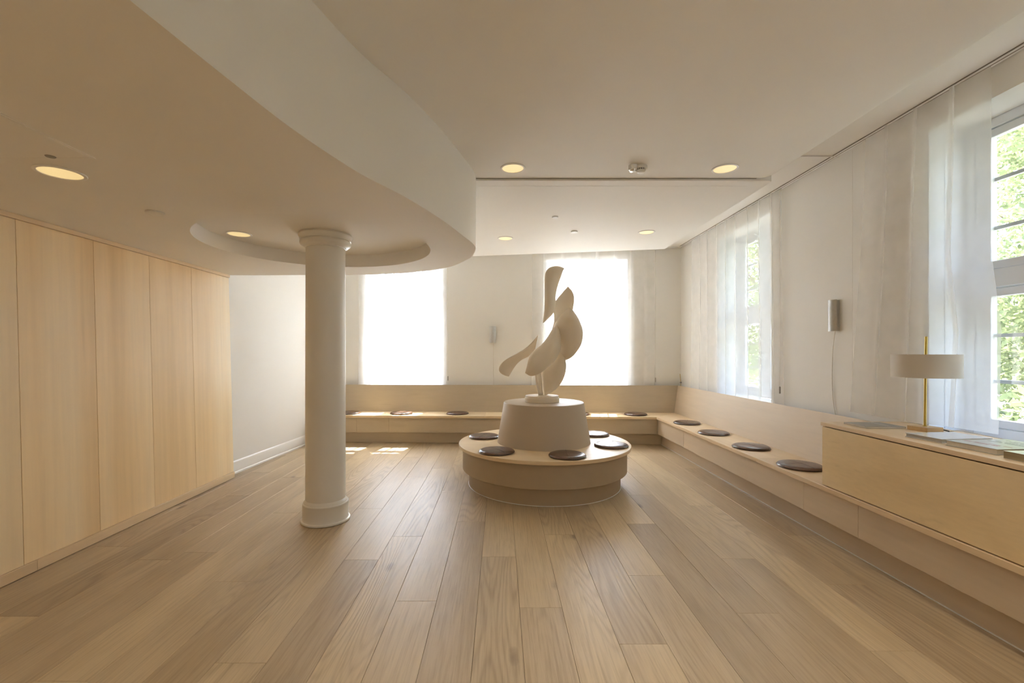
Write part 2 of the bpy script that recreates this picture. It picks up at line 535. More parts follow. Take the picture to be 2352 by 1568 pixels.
# ------------------------------------------------------------------ windows
def wall_with_openings(name, o, u, n, u0, u1, z0, z1, ops, mat, th=TH):
    """wall as piers, sills and lintels round the openings (a, b, za, zb)"""
    mb = MB()
    ops = sorted(ops)
    cur = u0
    for a, b, za, zb in ops:
        mb.obox(o, u, n, cur, a, 0, th, z0, z1)
        mb.obox(o, u, n, a, b, 0, th, z0, za)
        mb.obox(o, u, n, a, b, 0, th, zb, z1)
        cur = b
    mb.obox(o, u, n, cur, u1, 0, th, z0, z1)
    return mb.build(name, mat)

REVEAL = 0.265
def make_window(name, label, o, u, n, a, b, za, zb, zt0, zt1, low_rows, top_rows, handle=True, muntin_v=False):
    w = empty(name, o + u * ((a + b) / 2) + n * REVEAL + Vector((0, 0, za)))
    tag(w, label, 'window', kind='structure')
    r0, r1 = REVEAL, REVEAL + 0.075
    mid = (a + b) / 2
    f = MB()
    fw = 0.065
    f.obox(o, u, n, a, a + fw, r0, r1, za, zb); f.obox(o, u, n, b - fw, b, r0, r1, za, zb)
    f.obox(o, u, n, a + fw, b - fw, r0, r1, zb - fw, zb); f.obox(o, u, n, a + fw, b - fw, r0, r1, za, za + fw)
    f.build('window_frame', M['winpaint'], w, bevel=0.004)
    MB().obox(o, u, n, a + fw, b - fw, r0 - 0.012, r1, zt0, zt1).build('transom', M['winpaint'], w, bevel=0.006)
    for z0, z1 in ((za + fw, zt0), (zt1, zb - fw)):
        MB().obox(o, u, n, mid - 0.03, mid + 0.03, r0 - 0.012, r1, z0, z1).build('mullion', M['winpaint'], w, bevel=0.006)
    # sill board and jamb linings in the reveal
    MB().obox(o, u, n, a, b, -0.0, r0, za - 0.03, za).build('window_sill', M['winpaint'], w, bevel=0.003)
    for s in (a, b):
        d = 0.012 if s == a else -0.012
        MB().obox(o, u, n, s, s + d, 0.002, 0.113, za, zb).build('jamb_lining', M['winpaint'], w, bevel=0.002)
        MB().obox(o, u, n, s, s + d, 0.117, r0, za, zb).build('jamb_lining', M['winpaint'], w, bevel=0.002)
    for (ua, ub) in ((a + fw + 0.004, mid - 0.033), (mid + 0.033, b - fw - 0.004)):
        for (z0, z1, rows) in ((za + fw + 0.004, zt0 - 0.004, low_rows), (zt1 + 0.004, zb - fw - 0.004, top_rows)):
            st = 0.098
            m = MB()
            q0, q1 = r0 + 0.012, r0 + 0.058
            m.obox(o, u, n, ua, ua + st, q0, q1, z0, z1); m.obox(o, u, n, ub - st, ub, q0, q1, z0, z1)
            m.obox(o, u, n, ua + st, ub - st, q0, q1, z0, z0 + st * 0.55); m.obox(o, u, n, ua + st, ub - st, q0, q1, z1 - st * 0.55, z1)
            s = m.build('sash', M['winpaint'], w, bevel=0.004)
            MB().obox(o, u, n, ua + st, ub - st, q0 + 0.020, q0 + 0.024, z0 + st * 0.55, z1 - st * 0.55).build('pane', M['glass'], s)
            for zz in rows:
                MB().obox(o, u, n, ua + st, ub - st, q1 - 0.018, q1 + 0.004, zz - 0.012, zz + 0.012).build('muntin', M['winpaint'], s)
            if muntin_v:
              for um in (ua + st + (ub - ua - 2*st) * 0.333, ua + st + (ub - ua - 2*st) * 0.667):
                MB().obox(o, u, n, um - 0.011, um + 0.011, q1 - 0.018, q1 + 0.004, z0 + st * 0.55, z1 - st * 0.55).build('muntin', M['winpaint'], s)
    if handle:
        hz = 1.35
        c = o + u * (mid + 0.0) + n * (r0 - 0.028)
        h = MB().tube([c + Vector((0, 0, za + 0.10)), c + Vector((0, 0, zt0 - 0.02))], 0.0055, 8)
        rod = h.build('bolt_rod', M['gray'], w)
        MB().tube([c + n * 0.02 + Vector((0, 0, hz)), c - n * 0.035 + Vector((0, 0, hz)), c - n * 0.04 - u * 0.0 + Vector((0, 0, hz - 0.10))], 0.009, 8).build('handle', M['gray'], rod)
    return w

ZS, ZH = 0.875, 3.03
# right wall: u runs with +Y, outward is +X
oR, uR, nR = Vector((XW, 0, 0)), Vector((0, 1, 0)), Vector((1, 0, 0))
right_ops = [(5.13, 6.37), (2.02, 3.263), (-1.10, 0.15), (-3.2, -1.95)]
wr = wall_with_openings('wall_right', oR, uR, nR, Y_REAR - TH, 8.05, -0.05, 3.5, [(a, b, ZS - 0.03, ZH) for a, b in right_ops], M['wall'], th=0.345)
tag(wr, 'white plastered wall on the right, above the long bench', 'wall', kind='structure')
low, top = (1.253, 1.564), (2.293, 2.623)
make_window('window_1', 'tall white window in the right wall behind sheer curtain, near the corner', oR, uR, nR, 5.13, 6.37, ZS, ZH, 1.885, 2.01, low, top)
make_window('window_2', 'tall white window in the right wall behind the table lamp', oR, uR, nR, 2.02, 3.263, ZS, ZH, 1.885, 2.01, low, top)
make_window('window_3', 'tall white window in the right wall, nearer than the lamp', oR, uR, nR, -1.10, 0.15, ZS, ZH, 1.885, 2.01, low, top)
make_window('window_4', 'tall white window in the right wall, last towards the rear', oR, uR, nR, -3.2, -1.95, ZS, ZH, 1.885, 2.01, low, top)
# back wall
oB = Vector((XW, CB_WALL, 0))
def ub(px, yy=7.75): return ((px - CX) * yy / F - XW) / UB.x
w1 = (ub(838, 7.88), ub(1018, 7.85)); w2 = (ub(1252), ub(1442))
wb = wall_with_openings('wall_back', oB, UB, NB, -6.6, 0.4, -0.05, 3.5, [(w1[0], w1[1], ZS - 0.03, ZH), (w2[0], w2[1], ZS - 0.03, ZH)], M['wall'])
tag(wb, 'white plastered back wall with two bright windows', 'wall', kind='structure')
make_window('window_5', 'bright back window behind the column side of the soffit', oB, UB, NB, w1[0], w1[1], ZS, ZH, 2.465, 2.515, (1.40, 1.92), (), muntin_v=True)
make_window('window_6', 'bright back window directly behind the sculpture', oB, UB, NB, w2[0], w2[1], ZS, ZH, 2.465, 2.515, (1.40, 1.92), (), muntin_v=True)

# ------------------------------------------------------------------ other walls
# white left wall at the far end
mb = MB()
mb.prism([(xl(5.28), 5.28), (xl(8.2), 8.2), (xl(8.2) - 0.3, 8.2), (xl(5.28) - 0.3, 5.28)], -0.05, 3.5)
tag(mb.build('wall_left_far', M['wall']), 'white wall beyond the maple panelling, left of the column', 'wall', kind='structure')
mb = MB()
pr = [(0.0, 0.0), (0.024, 0.0), (0.024, 0.018), (0.014, 0.026), (0.014, 0.135), (0.010, 0.148), (0.003, 0.155), (0.0, 0.155)]
vs = []; n = len(pr)
for yy in (5.275, 7.72):
    vs += [(xl(yy) + d, yy, z) for d, z in pr]
fs = [(i, n + i, n + (i + 1) % n, (i + 1) % n) for i in range(n)] + [tuple(range(n)), tuple(range(2 * n - 1, n - 1, -1))]
mb.add(vs, fs)
tag(mb.build('baseboard_left', M['trim']), 'white moulded skirting along the white left wall', 'baseboard', kind='structure')

# panelled left wall: studs behind, maple boards in front, each board its own object
def xw(z): return XWOOD_B + (XWOOD_T - XWOOD_B) * z / Z_SOF
mb = MB()
for d in (0.012,):
    a, b = Y_REAR - TH, 5.262
    mb.add([(XWOOD_B - d, a, -0.05), (XWOOD_B - d, b, -0.05), (xw(3.2) - d, b, 3.5), (xw(3.2) - d, a, 3.5),
            (-3.6, a, -0.05), (-3.6, b, -0.05), (-3.6, b, 3.5), (-3.6, a, 3.5)],
           [(0,3,2,1),(4,5,6,7),(0,1,5,4),(3,7,6,2),(1,2,6,5),(0,4,7,3)])
wl = mb.build('wall_left', M['seam'])
tag(wl, 'left wall clad in tall pale maple panels', 'wall', kind='structure')
seams = [5.262, 4.617, 4.064, 3.508, 2.945]
while seams[-1] > Y_REAR: seams.append(seams[-1] - 0.557)
Z0P, Z1P = 0.0735, Z_SOF - 0.034
for i in range(len(seams) - 1):
    b, a = seams[i] - 0.0012, max(seams[i + 1], Y_REAR) + 0.0012
    t = 0.012
    mb = MB()
    mb.add([(xw(Z0P) - t, a, Z0P), (xw(Z0P) - t, b, Z0P), (xw(Z0P), b, Z0P), (xw(Z0P), a, Z0P),
            (xw(Z1P) - t, a, Z1P), (xw(Z1P) - t, b, Z1P), (xw(Z1P), b, Z1P), (xw(Z1P), a, Z1P)],
           [(0,1,2,3),(7,6,5,4),(3,2,6,7),(1,0,4,5),(2,1,5,6),(0,3,7,4)])
    mb.build('maple_panel', M['maple_wall'], wl, bevel=0.0012, seg=1)
# plinth boards and top trim
tr = empty('baseboard_panelling', (XWOOD_B, 2, 0)); tag(tr, 'maple plinth board under the wall panels', 'baseboard', kind='structure')
for a, b in ((3.02, 5.262), (0.6, 3.0185), (Y_REAR, 0.5985)):
    MB().box(XWOOD_B - 0.01, XWOOD_B + 0.010, a, b, 0.004, 0.072).build('plinth_board', M['maple_trim'], tr, bevel=0.0015, seg=1)
o = MB().box(xw(Z_SOF) - 0.02, xw(Z_SOF) + 0.014, Y_REAR, 5.262, Z_SOF - 0.032, Z_SOF - 0.001).build('trim_1', M['maple_trim'], base=(XWOOD_T, 2, Z_SOF - 0.03))
tag(o, 'thin maple trim between the panels and the soffit', 'trim', kind='structure')
# rear wall behind the camera
tag(MB().box(-3.6, XW + TH, Y_REAR - TH, Y_REAR, -0.05, 3.5).build('wall_rear', M['wall']), 'white wall behind the viewpoint', 'wall', kind='structure')

# ------------------------------------------------------------------ ceilings
ceil = MB().box(-3.7, XW + TH, Y_REAR - TH, 8.5, Z_TOP, Z_TOP + 0.15).build('ceiling', M['ceil'])
tag(ceil, 'white ceiling with lowered slabs, curtain pocket and round soffit', 'ceiling', kind='structure')
# near slab with a soft rounded edge towards the curtain pocket
prof = [(-3.4, Z_NEAR)]
prof += [(2.22 + 0.19 * math.sin(t * PI / 2), Z_NEAR + 0.12 * (1 - math.cos(t * PI / 2))) for t in [i / 10 for i in range(11)]]
prof += [(2.41, Z_TOP - 0.002), (-3.4, Z_TOP - 0.002)]
n = len(prof)
vs = [(x, Y_REAR, z) for x, z in prof] + [(x, Y_STEP, z) for x, z in prof]
mb = MB().add(vs, [tuple(range(n)), tuple(range(2*n-1, n-1, -1))])
mb.add(vs, [(i, n + i, n + (i+1) % n, (i+1) % n) for i in range(n)], True)
o = mb.build('ceiling_slab', M['ceil'], ceil)
# far slab, slightly lower; its back edge is skew and leaves a curtain pocket
back = [px_plan(1093, 588, Z_FAR), px_plan(1524, 572, Z_FAR)]
dx = (back[1][1] - back[0][1]) / (back[1][0] - back[0][0])
xr = 2.365
yr = back[1][1]
r = 0.05
pts = [(-3.3, Y_STEP + 0.012), (xr - r, Y_STEP + 0.012)] + [(xr - r + r*math.sin(t), Y_STEP + 0.012 + r - r*math.cos(t)) for t in (0.4, 0.8, 1.2, PI/2)]
pts += [(xr, yr), (-3.3, yr + dx * (-3.3 - xr))]
o = MB().prism(pts, Z_FAR, Z_TOP - 0.002).build('ceiling_slab', M['ceil'], ceil, bevel=0.004)
MB().box(-3.3, 2.21, Y_STEP - 0.001, Y_STEP + 0.011, Z_NEAR - 0.001, Z_NEAR + 0.06).build('shadow_gap', M['gap_soft'], ceil)
# end closure of the rounded cove beside the pocket: thin seam line
MB().box(2.62, XW - 0.005, 4.10, 4.112, Z_TOP - 0.012, Z_TOP).build('ceiling_joint', M['ceil'], ceil)
MB().box(-0.2, 2.2, 4.06, 4.066, Z_FAR - 0.0012, Z_FAR + 0.001).build('ceiling_joint', M['ceil'], ceil)

# soffit: photo-measured plan line, smoothed, and the round recess over the column
edge_px = [(510.4,170.5),(678.8,301),(826,397.7),(931,452.4),(1015.5,505),(1062,540),(1087,560),(1093,572),(1087,583),(1074,595.5),(1015.5,616.6),(889,629),(700,631.5),(536,632)]
edge = [px_plan(x, y, Z_SOF) for x, y in edge_px]
e0 = px_plan(300, 2, Z_SOF)
sl = (edge[0][0] - e0[0]) / (edge[0][1] - e0[1])
pre = [(e0[0] - sl * 4.6, e0[1] - 4.6), (e0[0] - sl*2.2, e0[1] - 2.2), e0]
curve = catmull([Vector((p[0], p[1], 0)) for p in pre + edge] + [Vector((-3.3, 5.262, 0))], 150)
curve = [(p.x, p.y) for p in curve]
outer = curve + [(-3.3, curve[0][1])]
RC, RR = (-1.518, 3.853), 0.917
hole = [(RC[0] + RR*math.cos(2*PI*k/96), RC[1] + RR*math.sin(2*PI*k/96)) for k in range(96)]
tri = tessellate_polygon([[Vector((x, y, 0)) for x, y in outer], [Vector((x, y, 0)) for x, y in hole]])
allp = outer + hole
mb = MB()
fl = []
for t in tri:
    a, b, c = (Vector((*allp[i], 0)) for i in t)
    fl.append(tuple(t) if (b-a).cross(c-a).z < 0 else tuple(reversed(t)))
mb.add([(x, y, Z_SOF) for x, y in allp], fl)
sof = mb.build('soffit', M['ceil'], ceil)
nC = len(curve)
mb = MB().add([(x, y, Z_SOF) for x, y in curve] + [(x, y, Z_TOP - 0.003) for x, y in curve],
              [(i, nC + i, nC + i + 1, i + 1) for i in range(nC - 1)], True)
mb.build('soffit_fascia', M['wall'], ceil)
nH = len(hole)
mb = MB().add([(x, y, Z_SOF) for x, y in hole] + [(x, y, Z_REC) for x, y in hole],
              [(i, (i+1) % nH, nH + (i+1) % nH, nH + i) for i in range(nH)], True)
mb.add([(x, y, Z_REC) for x, y in hole], [tuple(range(nH-1, -1, -1))])
mb.build('recess', M['ceil'], ceil)
# access hatch in the soffit
hx, hy = -1.88, 2.085
hatch = empty('access_hatch', (hx - 0.3, hy - 0.3, Z_SOF))
tag(hatch, 'flush square access hatch in the soffit beside the downlight', 'hatch')
MB().box(hx - 0.6, hx, hy - 0.6, hy, Z_SOF - 0.004, Z_SOF + 0.01).build('hatch_panel', M['ceil'], hatch, bevel=0.001, seg=1)
f = MB()
for (a, b, c, d) in ((hx - 0.614, hx + 0.014, hy + 0.003, hy + 0.014), (hx - 0.614, hx + 0.014, hy - 0.614, hy - 0.603), (hx + 0.003, hx + 0.014, hy - 0.603, hy + 0.003), (hx - 0.614, hx - 0.603, hy - 0.603, hy + 0.003)):
    f.box(a, b, c, d, Z_SOF - 0.003, Z_SOF + 0.01)
f.build('hatch_frame', M['ceil'], hatch)

# ------------------------------------------------------------------ column
cx, cy = -1.516, 3.952
col = empty('column', (cx, cy, 0))
tag(col, 'cream round column with moulded base and capital under the soffit recess', 'column')
SR = 0.1645
MB().lathe([(0.198, 0.0), (0.2035, 0.004), (0.2045, 0.012), (0.202, 0.018), (0.191, 0.022), (0.1875, 0.028), (0.1875, 0.148), (0.1895, 0.152), (0.1895, 0.158),
            (0.186, 0.163), (0.180, 0.166), (0.178, 0.172), (0.172, 0.180), (SR + 0.001, 0.190)], cx, cy, 72).build('column_base', M['column'], col)
MB().lathe([(SR, 0.15), (SR, 1.0), (SR - 0.001, 1.6), (SR - 0.003, 2.40)], cx, cy, 72, close=False).build('column_shaft', M['column'], col)
MB().lathe([(SR - 0.003, 2.345), (SR + 0.004, 2.348), (SR + 0.006, 2.356), (SR + 0.022, 2.362), (SR + 0.040, 2.374), (SR + 0.046, 2.388), (SR + 0.044, 2.402),
            (SR + 0.039, 2.410), (SR + 0.047, 2.413), (SR + 0.048, 2.425), (SR + 0.051, 2.438), (SR + 0.057, 2.447), (SR + 0.058, 2.455), (SR + 0.053, 2.462), (SR + 0.052, Z_REC - 0.0005)], cx, cy, 72).build('column_capital', M['column'], col)

# ------------------------------------------------------------------ wall benches
XF, XFA, XK, XB, XBT = 2.42, 2.448, 2.535, 2.876, 2.976
ZSEAT, SEATT, ZFAS = 0.45, 0.036, 0.18
Y_NEAR = -2.6
# back bench
XLB = -2.985
bb = empty('built_in_bench', (-0.3, yb(-0.3, CB_FRONT), 0))
tag(bb, 'built-in pale maple bench along the back wall under the two windows', 'bench')
def backpoly(x0, x1, c0, c1, m0=None, m1=None):
    """plan quad between two lines parallel to the back wall; m1 gives the mitred right end"""
    xa0 = x0; xa1 = x1 if m1 is None else m1[0]; xb1 = x1 if m1 is None else m1[1]
    return [(xa0, yb(xa0, c0)), (xa1, yb(xa1, c0)), (xb1, yb(xb1, c1)), (xa0, yb(xa0, c1))]
sx = [XLB, -1.62, (1114 - CX) * 7.14 / F, 1.02, None]
for i in range(4):
    a = sx[i] + (0.0008 if i else 0)
    if sx[i+1] is None: p = backpoly(a, None, CB_FRONT, CB_BASE + 0.02, m1=(XF - 0.001, XB + 0.017))
    else: p = backpoly(a, sx[i+1] - 0.0008, CB_FRONT, CB_BASE + 0.02)
    MB().prism(p, ZSEAT - SEATT, ZSEAT).build('seat_board', M['maple_x'], bb, bevel=0.002)
fx = [XLB, (818 - CX) * 7.22 / F, (892.5 - CX) * 7.2 / F, 0.62, XFA - 0.001]
for i in range(4):
    p = backpoly(fx[i] + (0.001 if i else 0), fx[i+1] - 0.001, CB_FASC, CB_FASC + 0.02)
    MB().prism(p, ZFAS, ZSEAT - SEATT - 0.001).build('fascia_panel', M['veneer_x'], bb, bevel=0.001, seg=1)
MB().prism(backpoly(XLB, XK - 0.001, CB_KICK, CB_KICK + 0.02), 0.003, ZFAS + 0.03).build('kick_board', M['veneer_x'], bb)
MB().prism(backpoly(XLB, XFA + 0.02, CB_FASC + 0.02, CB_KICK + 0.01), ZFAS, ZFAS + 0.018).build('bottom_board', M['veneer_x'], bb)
def lean_panel(pa, pb, na, z0, z1, lean, t):
    """backrest: front face from pa-pb at z0, leaning by 'lean' along na, thickness t"""
    pa, pb = Vector((*pa, 0)), Vector((*pb, 0))
    na = na.normalized()
    return pa, pb, na
# backrests meet in a mitre at the corner
ZBT = 0.896
def backrest(f0, f1, g0, g1, name_parent, mat):
    """f: front line bottom ends, g: front line top ends, each ((x,y),(x,y)); thickness goes back along (f->g)"""
    (ax, ay), (bx, by) = f0, f1
    (cx_, cy_), (dx_, dy_) = g0, g1
    d = Vector((cx_ - ax + dx_ - bx, cy_ - ay + dy_ - by, 0)).normalized()
    nrm = (d * (ZBT - ZSEAT) + Vector((0, 0, -0.10))).normalized() * 0.024
    A, B = Vector((ax, ay, ZSEAT)), Vector((bx, by, ZSEAT))
    Cc, D = Vector((cx_, cy_, ZBT)), Vector((dx_, dy_, ZBT))
    vs = [A, B, D, Cc, A + nrm, B + nrm, D + nrm, Cc + nrm]
    mb = MB().add(vs, [(0,1,2,3),(5,4,7,6),(0,4,5,1),(1,5,6,2),(2,6,7,3),(3,7,4,0)])
    return mb.build('backrest', mat, name_parent)
kx = 0.0
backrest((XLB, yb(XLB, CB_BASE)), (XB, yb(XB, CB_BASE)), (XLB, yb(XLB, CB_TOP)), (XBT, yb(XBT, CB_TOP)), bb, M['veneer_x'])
# side bench
sb = empty('built_in_bench', (2.6, 3.0, 0))
tag(sb, 'long built-in maple bench along the right wall, running under the cabinet', 'bench')
sy = [4.30, 1.2, Y_NEAR]
cornerF, cornerB = (XF, yb(XF, CB_FRONT)), (XB + 0.02, yb(XB + 0.02, CB_BASE + 0.02))
MB().prism([cornerF, (XF, sy[0] + 0.0008), (XB + 0.02, sy[0] + 0.0008), cornerB], ZSEAT - SEATT, ZSEAT).build('seat_board', M['maple_y'], sb, bevel=0.002)
MB().box(XF, XB + 0.02, sy[1], sy[0] - 0.0008, ZSEAT - SEATT, ZSEAT).build('seat_board', M['maple_y'], sb, bevel=0.002)
MB().box(XF, XB + 0.02, Y_NEAR, sy[1] - 0.0016, ZSEAT - SEATT, ZSEAT).build('seat_board', M['maple_y'], sb, bevel=0.002)
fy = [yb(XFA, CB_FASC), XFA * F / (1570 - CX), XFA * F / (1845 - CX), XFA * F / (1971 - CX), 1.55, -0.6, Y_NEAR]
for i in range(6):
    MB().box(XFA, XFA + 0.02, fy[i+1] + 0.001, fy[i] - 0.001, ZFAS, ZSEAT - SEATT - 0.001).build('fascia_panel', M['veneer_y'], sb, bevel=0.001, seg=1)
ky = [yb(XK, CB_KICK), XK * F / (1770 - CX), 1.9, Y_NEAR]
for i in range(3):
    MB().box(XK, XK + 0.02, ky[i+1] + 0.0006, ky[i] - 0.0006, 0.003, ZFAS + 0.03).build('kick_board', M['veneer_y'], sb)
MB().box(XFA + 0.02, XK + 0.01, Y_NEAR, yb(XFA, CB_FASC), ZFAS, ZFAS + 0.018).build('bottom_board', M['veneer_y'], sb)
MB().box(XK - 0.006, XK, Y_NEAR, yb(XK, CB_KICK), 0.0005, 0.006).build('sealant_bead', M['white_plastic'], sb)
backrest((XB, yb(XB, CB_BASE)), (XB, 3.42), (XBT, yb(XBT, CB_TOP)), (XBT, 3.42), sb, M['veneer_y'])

# cabinet standing on the side bench
YC = 3.4375
ZC = 0.925
cab = empty('low_cabinet', (2.7, YC - 1.5, ZSEAT))
tag(cab, 'long low maple cabinet on the right bench carrying lamp and books', 'cabinet')
MB().box(2.455, XW - 0.012, Y_NEAR, YC - 0.002, ZSEAT + 0.004, ZC - 0.036).build('carcass', M['gap'], cab)
MB().box(2.432, 2.452, 1.2, YC, ZSEAT + 0.006, ZC - 0.035).build('front_panel', M['maple_cab'], cab, bevel=0.0015, seg=1)
MB().box(2.432, 2.452, Y_NEAR, 1.197, ZSEAT + 0.006, ZC - 0.035).build('front_panel', M['maple_cab'], cab, bevel=0.0015, seg=1)
MB().box(2.452, XW - 0.010, YC - 0.002, YC + 0.016, ZSEAT + 0.0005, ZC - 0.029).build('end_panel', M['maple_cab'], cab)
MB().box(2.430, XW - 0.004, Y_NEAR, YC + 0.016, ZC - 0.028, ZC).build('top_board', M['maple_y'], cab, bevel=0.002)

# ------------------------------------------------------------------ round bench with pedestal
RX, RY = 0.4866, 5.11
rb = empty('round_bench', (RX, RY, 0))
tag(rb, 'round pale maple bench with a tapered pedestal in its middle', 'bench')
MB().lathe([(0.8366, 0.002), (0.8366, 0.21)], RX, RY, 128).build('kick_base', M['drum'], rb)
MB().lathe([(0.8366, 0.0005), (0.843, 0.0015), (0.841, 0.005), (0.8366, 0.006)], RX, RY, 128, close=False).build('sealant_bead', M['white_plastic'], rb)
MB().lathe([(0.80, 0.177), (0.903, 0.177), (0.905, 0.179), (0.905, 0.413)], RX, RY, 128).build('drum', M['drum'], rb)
MB().lathe([(0.86, 0.414), (0.944, 0.414), (0.947, 0.417), (0.947, 0.447), (0.944, 0.45), (0.40, 0.45)], RX, RY, 128, smooth=False).build('seat_disc', M['maple_x'], rb)
MB().lathe([(0.5187, 0.4495), (0.4475, 0.887), (0.4455, 0.8925), (0.442, 0.896), (0.436, 0.897)], RX, RY, 128).build('pedestal', M['pedestal'], rb)

# ------------------------------------------------------------------ sculpture
ZP = 0.8975
SXc, SYc = RX - 0.018, RY
scu = empty('sculpture', (SXc, SYc, ZP))
tag(scu, 'tall cream abstract sculpture of curved overlapping petals on the round pedestal', 'sculpture')
MB().lathe([(0.190, ZP), (0.193, ZP + 0.003), (0.193, ZP + 0.046), (0.189, ZP + 0.050), (0.186, ZP + 0.052), (0.186, ZP + 0.066), (0.183, ZP + 0.070), (0.10, ZP + 0.071)], SXc, SYc, 72).build('sculpture_base', M['plaster'], scu)

ZK = 1199 / 260.0
def petal(left, right, depth, camber, twist, bow=0.0, tilt=0.0, nu=34, nv=15, t=0.020):
    """curved shell between two measured edges; camber bends it across, bow along, twist turns it about its length"""
    Yd = RY + depth
    def w(p):
        px, py = 1120 + p[0] / ZK, 600 + p[1] / ZK
        return Vector(((px - CX) * Yd / F, 0, H - (py - CY) * Yd / F))
    L = catmull([w(p) for p in left], nu); R = catmull([w(p) for p in right], nu)
    front, backv = [], []
    for i in range(nu):
        s = i / (nu - 1)
        wid = (R[i] - L[i]).length
        for j in range(nv):
            q = j / (nv - 1)
            p = L[i].lerp(R[i], q)
            c = 2*q - 1
            y = Yd - camber * (1 - c*c) * min(1.0, wid / 0.22) + twist * c * min(1, wid / 0.2) * (0.6 + 0.8 * s) + bow * (1 - (2*s-1)**2) + tilt * (s - 0.5)
            e = min(1.0, min(q, 1-q) * wid / 0.02 + 0.25)
            ee = min(1.0, min(s, 1-s) * 12 + 0.25)
            h = t * 0.5 * min(e, ee)
            front.append((p.x, y - h, p.z)); backv.append((p.x, y + h, p.z))
    n = nu * nv
    fs = []
    for i in range(nu-1):
        for j in range(nv-1):
            a, b, c, d = i*nv+j, i*nv+j+1, (i+1)*nv+j+1, (i+1)*nv+j
            fs.append((a, b, c, d)); fs.append((n+d, n+c, n+b, n+a))
    ring = [j for j in range(nv)] + [i*nv+nv-1 for i in range(1, nu)] + [(nu-1)*nv+j for j in range(nv-2, -1, -1)] + [i*nv for i in range(nu-2, 0, -1)]
    for k in range(len(ring)):
        a, b = ring[k], ring[(k+1) % len(ring)]
        fs.append((b, a, n+a, n+b))
    mb = MB().add(front + backv, fs, True)
    o = mb.build('petal', M['plaster'], scu)
    return o
# each: two edges from tip to tip, measured in the 1199 px wide close-up
petal([(583,658),(597,540),(603,420),(602,300),(600,190),(612,120),(650,76),(720,55),(765,58),(810,73)],
      [(583,658),(642,607),(706,534),(728,440),(727,365),(742,285),(775,180),(810,73)], -0.02, 0.06, 0.05, 0.02)
petal([(850,265),(785,340),(708,435),(690,510),(699,590),(695,660),(668,755),(640,830)],
      [(850,265),(900,320),(921,390),(915,470),(900,540),(850,640),(760,730),(640,830)], 0.10, -0.05, 0.05, 0.0)
petal([(855,500),(790,550),(740,610),(690,720),(680,830),(700,930),(745,1010),(825,1057)],
      [(855,500),(895,535),(950,620),(990,710),(1000,790),(985,880),(940,960),(890,1020),(825,1057)], -0.02, 0.10, -0.05, 0.0, 0.20)
petal([(738,670),(690,720),(620,820),(560,890),(497,935),(450,985),(425,1040),(410,1110),(392,1178)],
      [(738,670),(768,720),(785,800),(788,880),(775,960),(730,1040),(670,1105),(590,1165),(510,1205),(450,1212),(392,1178)], -0.15, 0.11, 0.05, 0.0, -0.16)
petal([(535,776),(480,845),(400,920),(320,970),(200,1035),(140,1090),(118,1140),(135,1178),(180,1208),(225,1220)],
      [(535,776),(518,860),(505,925),(470,968),(430,1010),(370,1040),(320,1080),(285,1125),(250,1180),(225,1220)], -0.05, 0.03, 0.06, 0.0)
petal([(780,900),(700,960),(630,1060),(578,1170),(578,1270),(585,1350),(597,1432)],
      [(780,900),(805,985),(824,1060),(828,1120),(815,1200),(780,1280),(730,1345),(665,1392),(597,1432)], 0.03, 0.05, -0.03, 0.0, 0.05)
petal([(560,1060),(515,1120),(503,1195),(510,1280),(522,1350),(540,1430)],
      [(560,1060),(580,1120),(575,1190),(580,1290),(584,1360),(590,1432)], 0.02, -0.03, 0.03, 0.0)

# ------------------------------------------------------------------ leather seat cushions
def cushion_proto():
    R = 0.178
    body = MB().lathe([(0.05, 0.002), (R - 0.012, 0.002), (R - 0.002, 0.006), (R + 0.001, 0.013), (R - 0.004, 0.021), (R - 0.016, 0.027), (R - 0.05, 0.031), (0.07, 0.033), (0.004, 0.0335)], 0, 0, 48)
    b = body.build('seat_cushion', M['leather'])
    ORG[b.name] = Vector((0, 0, 0))
    pipe = MB()
    n = 48
    pipe.tube([((R - 0.001) * math.cos(2*PI*k/n), (R - 0.001) * math.sin(2*PI*k/n), 0.0105) for k in range(n + 1)], 0.0042, 6)
    pipe.build('piping', M['leather'], b)
    for a in (0.0, PI / 2):
        s = MB()
        m = 14
        vs = []
        for k in range(m + 1):
            d = -(R - 0.010) + 2 * (R - 0.010) * k / m
            z = 0.0342 if abs(d) < R - 0.055 else 0.0342 - 0.0088 * ((abs(d) - (R - 0.055)) / 0.045) ** 1.6
            for w_ in (-0.0015, 0.0015):
                vs.append((d * math.cos(a) - w_ * math.sin(a), d * math.sin(a) + w_ * math.cos(a), z))
        s.add(vs, [(2*k, 2*k+2, 2*k+3, 2*k+1) for k in range(m)], True)
        s.build('seam', M['thread'], b)
    return b
cproto = cushion_proto()
spots = []
def cb(px, py): return px_plan(px, py, ZSEAT + 0.015)
back_c = [(803, 'brown leather cushion on the back bench, half hidden by the column'),
          (922, 'brown leather cushion on the back bench, first clear of the column'),
          (1051, 'brown leather cushion on the back bench, just left of the round pedestal'),
          (1329, 'brown leather cushion on the back bench, peeking out right behind the pedestal'),
          (1460, 'brown leather cushion on the back bench, closest to the room corner')]
for px, lab in back_c:
    yy = 7.28
    x = (px - CX) * yy / F
    y = yb(x, (CB_FRONT + CB_BASE) / 2 - 0.01)
    x = (px - CX) * y / F
    spots.append((x, y, lab, 'leather cushions on the back bench', random.uniform(0, PI)))
